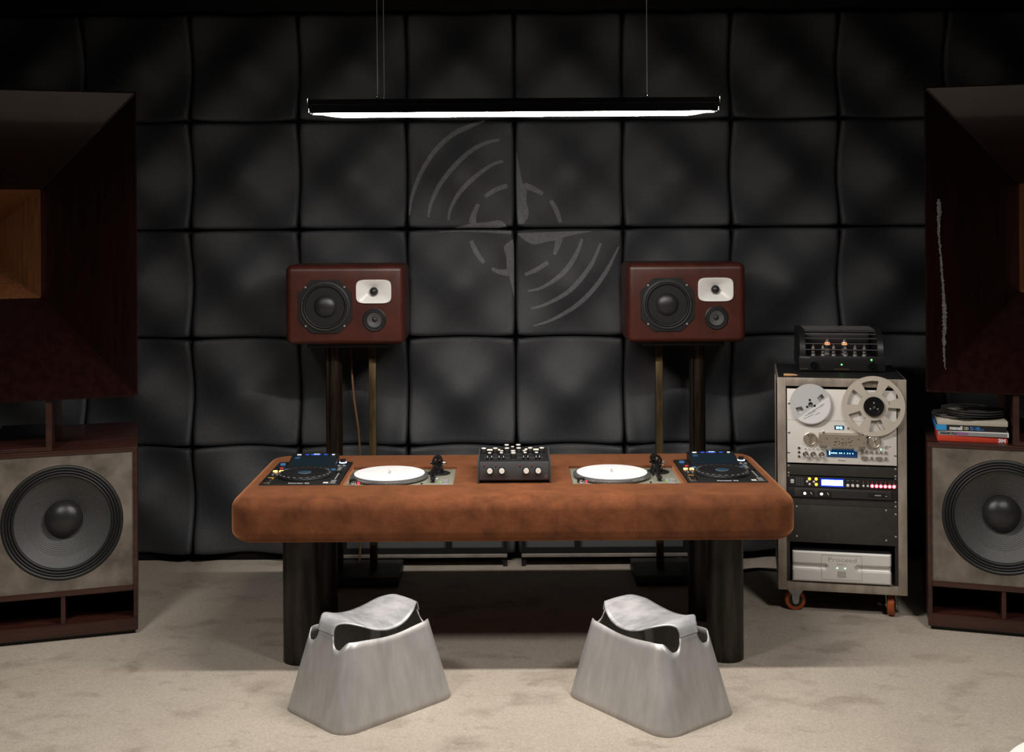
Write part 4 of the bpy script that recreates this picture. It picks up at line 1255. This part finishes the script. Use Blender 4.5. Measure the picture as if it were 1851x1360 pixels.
# ---- slim amplifier below
sa = thing('slim_amplifier', 'slim black rack amplifier with two bright white lamps', 'amplifier', rack_pt(0, 0, zt_(0.5385)), RA)
SH = 0.0455
box('faceplate', (0.0415, 0.000, 0), (0.5175, 0.008, SH), BLKM, sa, 0.0008)
box('case', (0.06, 0.008, 0.002), (0.50, 0.24, SH - 0.002), BLKM, sa)
gr = box('grille', (0.073, -0.006, 0.004), (0.492, 0.001, SH - 0.003), RACKP, sa, 0.002)
fin = box_me('grille_slot', 0.0018, 0.001, 0.026)
for k in range(44):
    put('grille_slot', fin, BLK, gr, (0.222 + k * 0.0049 - 0.2825, -0.0034, 0.0), smooth=False)
for x in (0.095, 0.168):
    pn = prism('control_pod', rrect(0.060, 0.026, 0.006, 4), -0.0085, -0.004, BLKG, sa, (x + 0.035, 0, 0.022))
    lathe('lamp', [(0.0052, 0), (0.0052, 0.002), (0.003, 0.004)], LWHITE, pn, (-0.012, -0.0085, -0.002), FRONT, seg=14)
    kk = lathe('gain_knob', [(0.009, 0), (0.008, 0.008), (0.006, 0.009)], BLK, pn, (0.016, -0.0085, 0.001), FRONT, seg=16)
    put('knob_mark', box_me('knob_mark', 0.002, 0.012, 0.001), INKW, kk, (0, 0, 0.0095), (0, 0, R(35)), smooth=False)
prism('name_plate', rrect(0.070, 0.018, 0.003, 3), -0.0075, -0.004, BLKG, sa, (0.428, 0, 0.022))
box('name_bar', (0.420, -0.0082, 0.0195), (0.448, -0.0074, 0.0250), INKG, sa)
lathe('power_button', [(0.0085, 0), (0.0085, 0.002), (0.006, 0.003)], BLK, sa, (0.469, -0.0075, 0.022), FRONT, seg=18)
box('power_mark', (0.465, -0.0110, 0.0195), (0.473, -0.0103, 0.0212), INKW, sa)
# ---- silver power amplifier at the bottom of the rack
pa = thing('power_amplifier', 'silver power amplifier with two green lights at the bottom of the rack', 'amplifier', rack_pt(0, 0, zt_(0.9205)), RA)
AH = 0.150
def az(d): return 0.9205 - d
body = box('case', (0.066, 0.012, 0.0), (0.488, 0.42, AH - 0.004), BLKM, pa)
# face with a long round-ended groove at each side: built as a profile plate so the groove is real
NXA = 90
vs, fs = [], []
zs = [0.006 + (AH - 0.012) * j / 40 for j in range(41)]
gz, gr_ = AH * 0.5, 0.0165
for i in range(NXA + 1):
    x = 0.062 + 0.428 * i / NXA
    for z in zs:
        dxl = max(0.0, x - 0.200)
        dxr = max(0.0, 0.352 - x)
        q = min(math.hypot(dxl, z - gz), math.hypot(dxr, z - gz))
        y = 0.0 if q >= gr_ else 0.016 * math.sqrt(max(0, 1 - (q / gr_) ** 2))
        e = min(x - 0.062, 0.490 - x, z - 0.006, AH - 0.006 - z)
        y += 0.006 * max(0.0, 1 - e / 0.006)
        vs.append((x, -0.010 + y, z))
W = 41
for i in range(NXA):
    for j in range(40):
        fs.append((i * W + j, (i + 1) * W + j, (i + 1) * W + j + 1, i * W + j + 1))
me = bpy.data.meshes.new('faceplate'); me.from_pydata(vs, [], fs)
fpl = put('faceplate', me, AMPF, pa, angle=50)
sm_ = fpl.modifiers.new('thickness', 'SOLIDIFY'); sm_.thickness = 0.004; sm_.offset = -1
# thin engraved outline of the centre badge
for lo, hi in (((0.188, -0.0106, 0.022), (0.1895, -0.0098, 0.128)), ((0.3625, -0.0106, 0.022), (0.364, -0.0098, 0.128)), ((0.190, -0.0106, 0.0205), (0.362, -0.0098, 0.0220)), ((0.190, -0.0106, 0.1285), (0.362, -0.0098, 0.1300))):
    box('badge_line', lo, hi, INKG, pa)
EGR = mat('engraved_grey', (0.36, 0.35, 0.335), 0.5, 0.3)
text('lettering', 'Proceed', 0.026, EGR, pa, (0.216, -0.0101, 0.102), width=0.122)
text('lettering', 'HPA 2', 0.015, EGR, pa, (0.276, -0.0101, 0.084), align='CENTER')
for x in (0.257, 0.291):
    cyl('status_light', 0.0030, 0.0015, LMINT, pa, (x, -0.010, 0.073), FRONT, seg=12)
pb = prism('power_button', rrect(0.034, 0.026, 0.003, 3), -0.0108, -0.009, SILVER, pa, (0.276, 0, 0.045))
prism('button_well', rrect(0.036, 0.028, 0.003, 3), -0.0104, -0.009, EGR, pa, (0.276, 0, 0.0455))

# ------------------------------------------------------------------ tube amplifier on the rack
AA = -math.atan2(0.060, 0.385)
ta = thing('tube_amplifier', 'black valve amplifier in a curved cage with glowing tubes on the rack', 'tube amplifier', (1.5500, 5.532, RT_ + 0.0015), AA)
box('chassis', (-0.190, 0.006, 0.010), (0.190, 0.34, 0.070), BLKM, ta, 0.002)
BLKAMP = mat('black_anodised_panel', (0.022, 0.022, 0.023), 0.38, 0.4)
ff = box('front_panel', (-0.195, -0.004, 0.006), (0.195, 0.006, 0.074), BLKAMP, ta, 0.002)
for x in (-0.16, 0.16):
    for y in (0.04, 0.30):
        cyl('foot', 0.016, 0.011, RUB, ta, (x, y, 0), seg=16)
for x, z in ((-0.130, 0.036), (0.133, 0.036)):
    lathe('control_knob', [(0.016, 0), (0.016, 0.016), (0.0135, 0.020), (0.001, 0.020)], BLKG, ta, (x, -0.004, z), FRONT, seg=28, cap1=False)
cyl('power_light', 0.0036, 0.0015, LGREEN, ta, (-0.002, -0.004, 0.036), FRONT, seg=12)
cyl('standby_light', 0.0036, 0.0015, LGREEN, ta, (0.132, -0.004, 0.0595), FRONT, seg=12)
text('lettering', 'PrimaLuna', 0.011, INKG, ta, (-0.189, -0.0046, 0.0645), width=0.042, shear=0.2)
text('lettering', 'EVOLUTION', 0.007, INKGOLD, ta, (-0.189, -0.0046, 0.0125), width=0.032)
text('lettering', 'STEREO TUBE PREAMPLIFIER', 0.007, INKGOLD, ta, (-0.002, -0.0046, 0.0125), align='CENTER', width=0.066)
# curved cage: two side hoops and bars between
hoop = []
for k in range(15):
    a = PI * 0.5 * k / 14
    hoop.append((0.012 + 0.11 * (1 - math.cos(a)), 0.074 + 0.118 * math.sin(a)))
hoop += [(0.30, 0.192), (0.33, 0.180), (0.335, 0.074)]
inner_h = [(0.335 - 0.02, 0.074), (0.312, 0.170), (0.29, 0.176)] + [(0.034 + 0.100 * (1 - math.cos(PI * 0.5 * k / 14)), 0.074 + 0.100 * math.sin(PI * 0.5 * k / 14)) for k in range(14, -1, -1)]
for s in (-1, 1):
    n = len(hoop)
    yprism('cage_side', hoop, s * 0.176 - 0.013, s * 0.176 + 0.013, BLKAMP, ta)
bars = []
for k in range(1, 7):
    a = PI * 0.5 * k / 6.0
    bars.append((0.014 + 0.11 * (1 - math.cos(a * 0.98)), 0.074 + 0.114 * math.sin(a * 0.98)))
bars += [(0.165, 0.188), (0.205, 0.189), (0.245, 0.189), (0.285, 0.189)]
bm_ = box_me('cage_bar', 0.330, 0.0035, 0.0035)
for y, z in bars:
    put('cage_bar', bm_, DGREY, ta, (0, y, z), smooth=False)
box('transformer_cover', (-0.150, 0.20, 0.070), (0.150, 0.325, 0.165), BLK, ta, 0.004)
def valve(x, y, r, h, glow):
    v = lathe('valve', [(r * 0.95, 0), (r, h * 0.1), (r, h * 0.62), (r * 0.8, h * 0.82), (r * 0.35, h * 0.95), (0.0008, h)], TUBEG, ta, (x, y, 0.078), seg=16)
    lathe('socket', [(r * 1.3, 0), (r * 1.3, 0.008), (r * 1.05, 0.009)], SILVER, v, (0, 0, -0.008), seg=16)
    lathe('plate', [(r * 1.03, 0), (r * 1.03, h * 0.22)], BLKM, v, (0, 0, h * 0.32), seg=12, cap0=False, cap1=False)
    if glow:
        lathe('heater_glow', [(r * 1.03, 0), (r * 0.9, 0.008), (r * 0.4, 0.011)], TGLOW, v, (0, 0, h * 0.62), seg=14, cap0=False, cap1=False)
    return v
for x in (-0.125, -0.080, -0.031, 0.022, 0.066, 0.108):
    valve(x, 0.055, 0.0078, 0.044, False)
for x in (-0.055, 0.024):
    valve(x, 0.105, 0.0125, 0.066, True)
st = thing('wooden_stick', 'short pale wooden stick with a dark tip lying on the rack', 'stick', rack_pt(0.030, 0.030, RT_ + 0.002), RA)
tube('shaft', [(0.0, 0, 0.006), (0.020, 0, 0.006), (0.045, 0.002, 0.006), (0.060, 0.004, 0.005)], [0.006, 0.0065, 0.005, 0.003], WOODP, st, 8)
tube('dark_tip', [(0.060, 0.004, 0.005), (0.074, 0.005, 0.004)], [0.003, 0.001], INK, st, 8)

# ------------------------------------------------------------------ bent aluminium stools
def stool(label, loc, rz):
    t = thing('aluminium_stool', label, 'stool', loc, rz, 'pair of bent aluminium stools')
    def ring(L, Wd, r, nl=26, nc=9, ns=18):
        P = []
        def seg(p, q, n):
            for i in range(n): P.append((p[0] + (q[0] - p[0]) * i / n, p[1] + (q[1] - p[1]) * i / n))
        def arc(cx, cy, a0, n):
            for i in range(n):
                a = a0 + PI / 2 * i / n
                P.append((cx + r * math.cos(a), cy + r * math.sin(a)))
        hx, hy = L / 2, Wd / 2
        seg((hx, -(hy - r)), (hx, hy - r), ns); arc(hx - r, hy - r, 0, nc)
        seg((hx - r, hy), (-(hx - r), hy), nl); arc(-(hx - r), hy - r, PI / 2, nc)
        seg((-hx, hy - r), (-hx, -(hy - r)), ns); arc(-(hx - r), -(hy - r), PI, nc)
        seg((-(hx - r), -hy), (hx - r, -hy), nl); arc(hx - r, -(hy - r), 1.5 * PI, nc)
        return P
    B = ring(0.540, 0.385, 0.075, 60, 18, 44)
    T = ring(0.400, 0.260, 0.050, 60, 18, 44)
    ZR = 0.285
    NK = 0.045
    n = len(B)
    # distance along the top ring from the middle of the nearest short side
    acc = [0.0]
    for i in range(1, n): acc.append(acc[-1] + math.dist(T[i], T[i - 1]))
    total = acc[-1] + math.dist(T[-1], T[0])
    mid1 = acc[22]
    def q_of(i):
        d = abs(acc[i] - mid1)
        d = min(d, total - d)
        return min(d, total / 2 - d) if d > total / 4 else d
    def lerp(a, b, s): return a + (b - a) * s
    def sst(a, b, x):
        s = min(1, max(0, (x - a) / (b - a)))
        return s * s * (3 - 2 * s)
    def rim(q):
        if q < NK: return 0.308
        if q < 0.072:                      # round notch beside the neck
            c = (q - 0.072) / (0.072 - NK)
            return 0.298 - 0.037 * math.sqrt(max(0, 1 - c * c))
        if q < 0.082: return 0.261
        if q < 0.124:
            return 0.261 + 0.030 * sst(0.082, 0.124, q)
        return 0.291 - 0.013 * sst(0.124, 0.300, q)
    LV = 12
    vs, fs = [], []
    for i in range(n):
        h = rim(q_of(i))
        for k in range(LV + 1):
            z = h * k / LV
            s = z / ZR
            vs.append((lerp(B[i][0], T[i][0], s), lerp(B[i][1], T[i][1], s), z))
    for i in range(n):
        j = (i + 1) % n
        for k in range(LV):
            fs.append((i * (LV + 1) + k, j * (LV + 1) + k, j * (LV + 1) + k + 1, i * (LV + 1) + k + 1))
    body = put('body', mesh('body', vs, fs), ALU, t, angle=60)
    md = body.modifiers.new('thickness', 'SOLIDIFY'); md.thickness = 0.005; md.offset = -1
    # saddle seat folded over from the two necks
    xe = lerp(0.270, 0.200, 0.306 / ZR)
    ctrl = [(-xe, 0.304, NK), (-xe + 0.004, 0.322, 0.046), (-xe + 0.013, 0.337, 0.052), (-xe + 0.034, 0.344, 0.074), (-0.122, 0.337, 0.106), (-0.078, 0.322, 0.124), (-0.037, 0.3135, 0.132), (0.0, 0.311, 0.134)]
    ctrl = ctrl + [(-x, z, w) for x, z, w in ctrl[-2::-1]]
    P = smooth_path(ctrl, 7)
    K = 14
    vs, fs = [], []
    for p in P:
        for k in range(K + 1):
            v = -1 + 2 * k / K
            wy = v * p.z
            vs.append((p.x, wy, p.y - 0.62 * wy * wy))
    for i in range(len(P) - 1):
        for k in range(K):
            fs.append((i * (K + 1) + k, i * (K + 1) + k + 1, (i + 1) * (K + 1) + k + 1, (i + 1) * (K + 1) + k))
    me = bpy.data.meshes.new('seat'); me.from_pydata(vs, [], fs)
    seat = put('seat', me, ALUS, t, angle=60)
    md = seat.modifiers.new('thickness', 'SOLIDIFY'); md.thickness = 0.005; md.offset = -1
    return t
stool('bent aluminium stool with streaky seat in front of the console, left one', (-0.5215, 4.4175, 0), R(43.9))
stool('bent aluminium stool with smooth sides in front of the console, right one', (0.512, 4.387, 0), R(128.5))

# ------------------------------------------------------------------ white round table peeking in at the corner
wt = thing('side_table', 'white round table edge peeking in at the lower right corner', 'table', (1.548, 2.860, 0))
lathe('table_top', [(0.01, 0.370), (0.325, 0.370), (0.340, 0.378), (0.344, 0.388), (0.338, 0.398), (0.325, 0.402), (0.01, 0.402)], WHITE, wt, seg=72)
lathe('pedestal', [(0.20, 0), (0.20, 0.012), (0.04, 0.020), (0.035, 0.36), (0.08, 0.372)], WHITE, wt, seg=40)
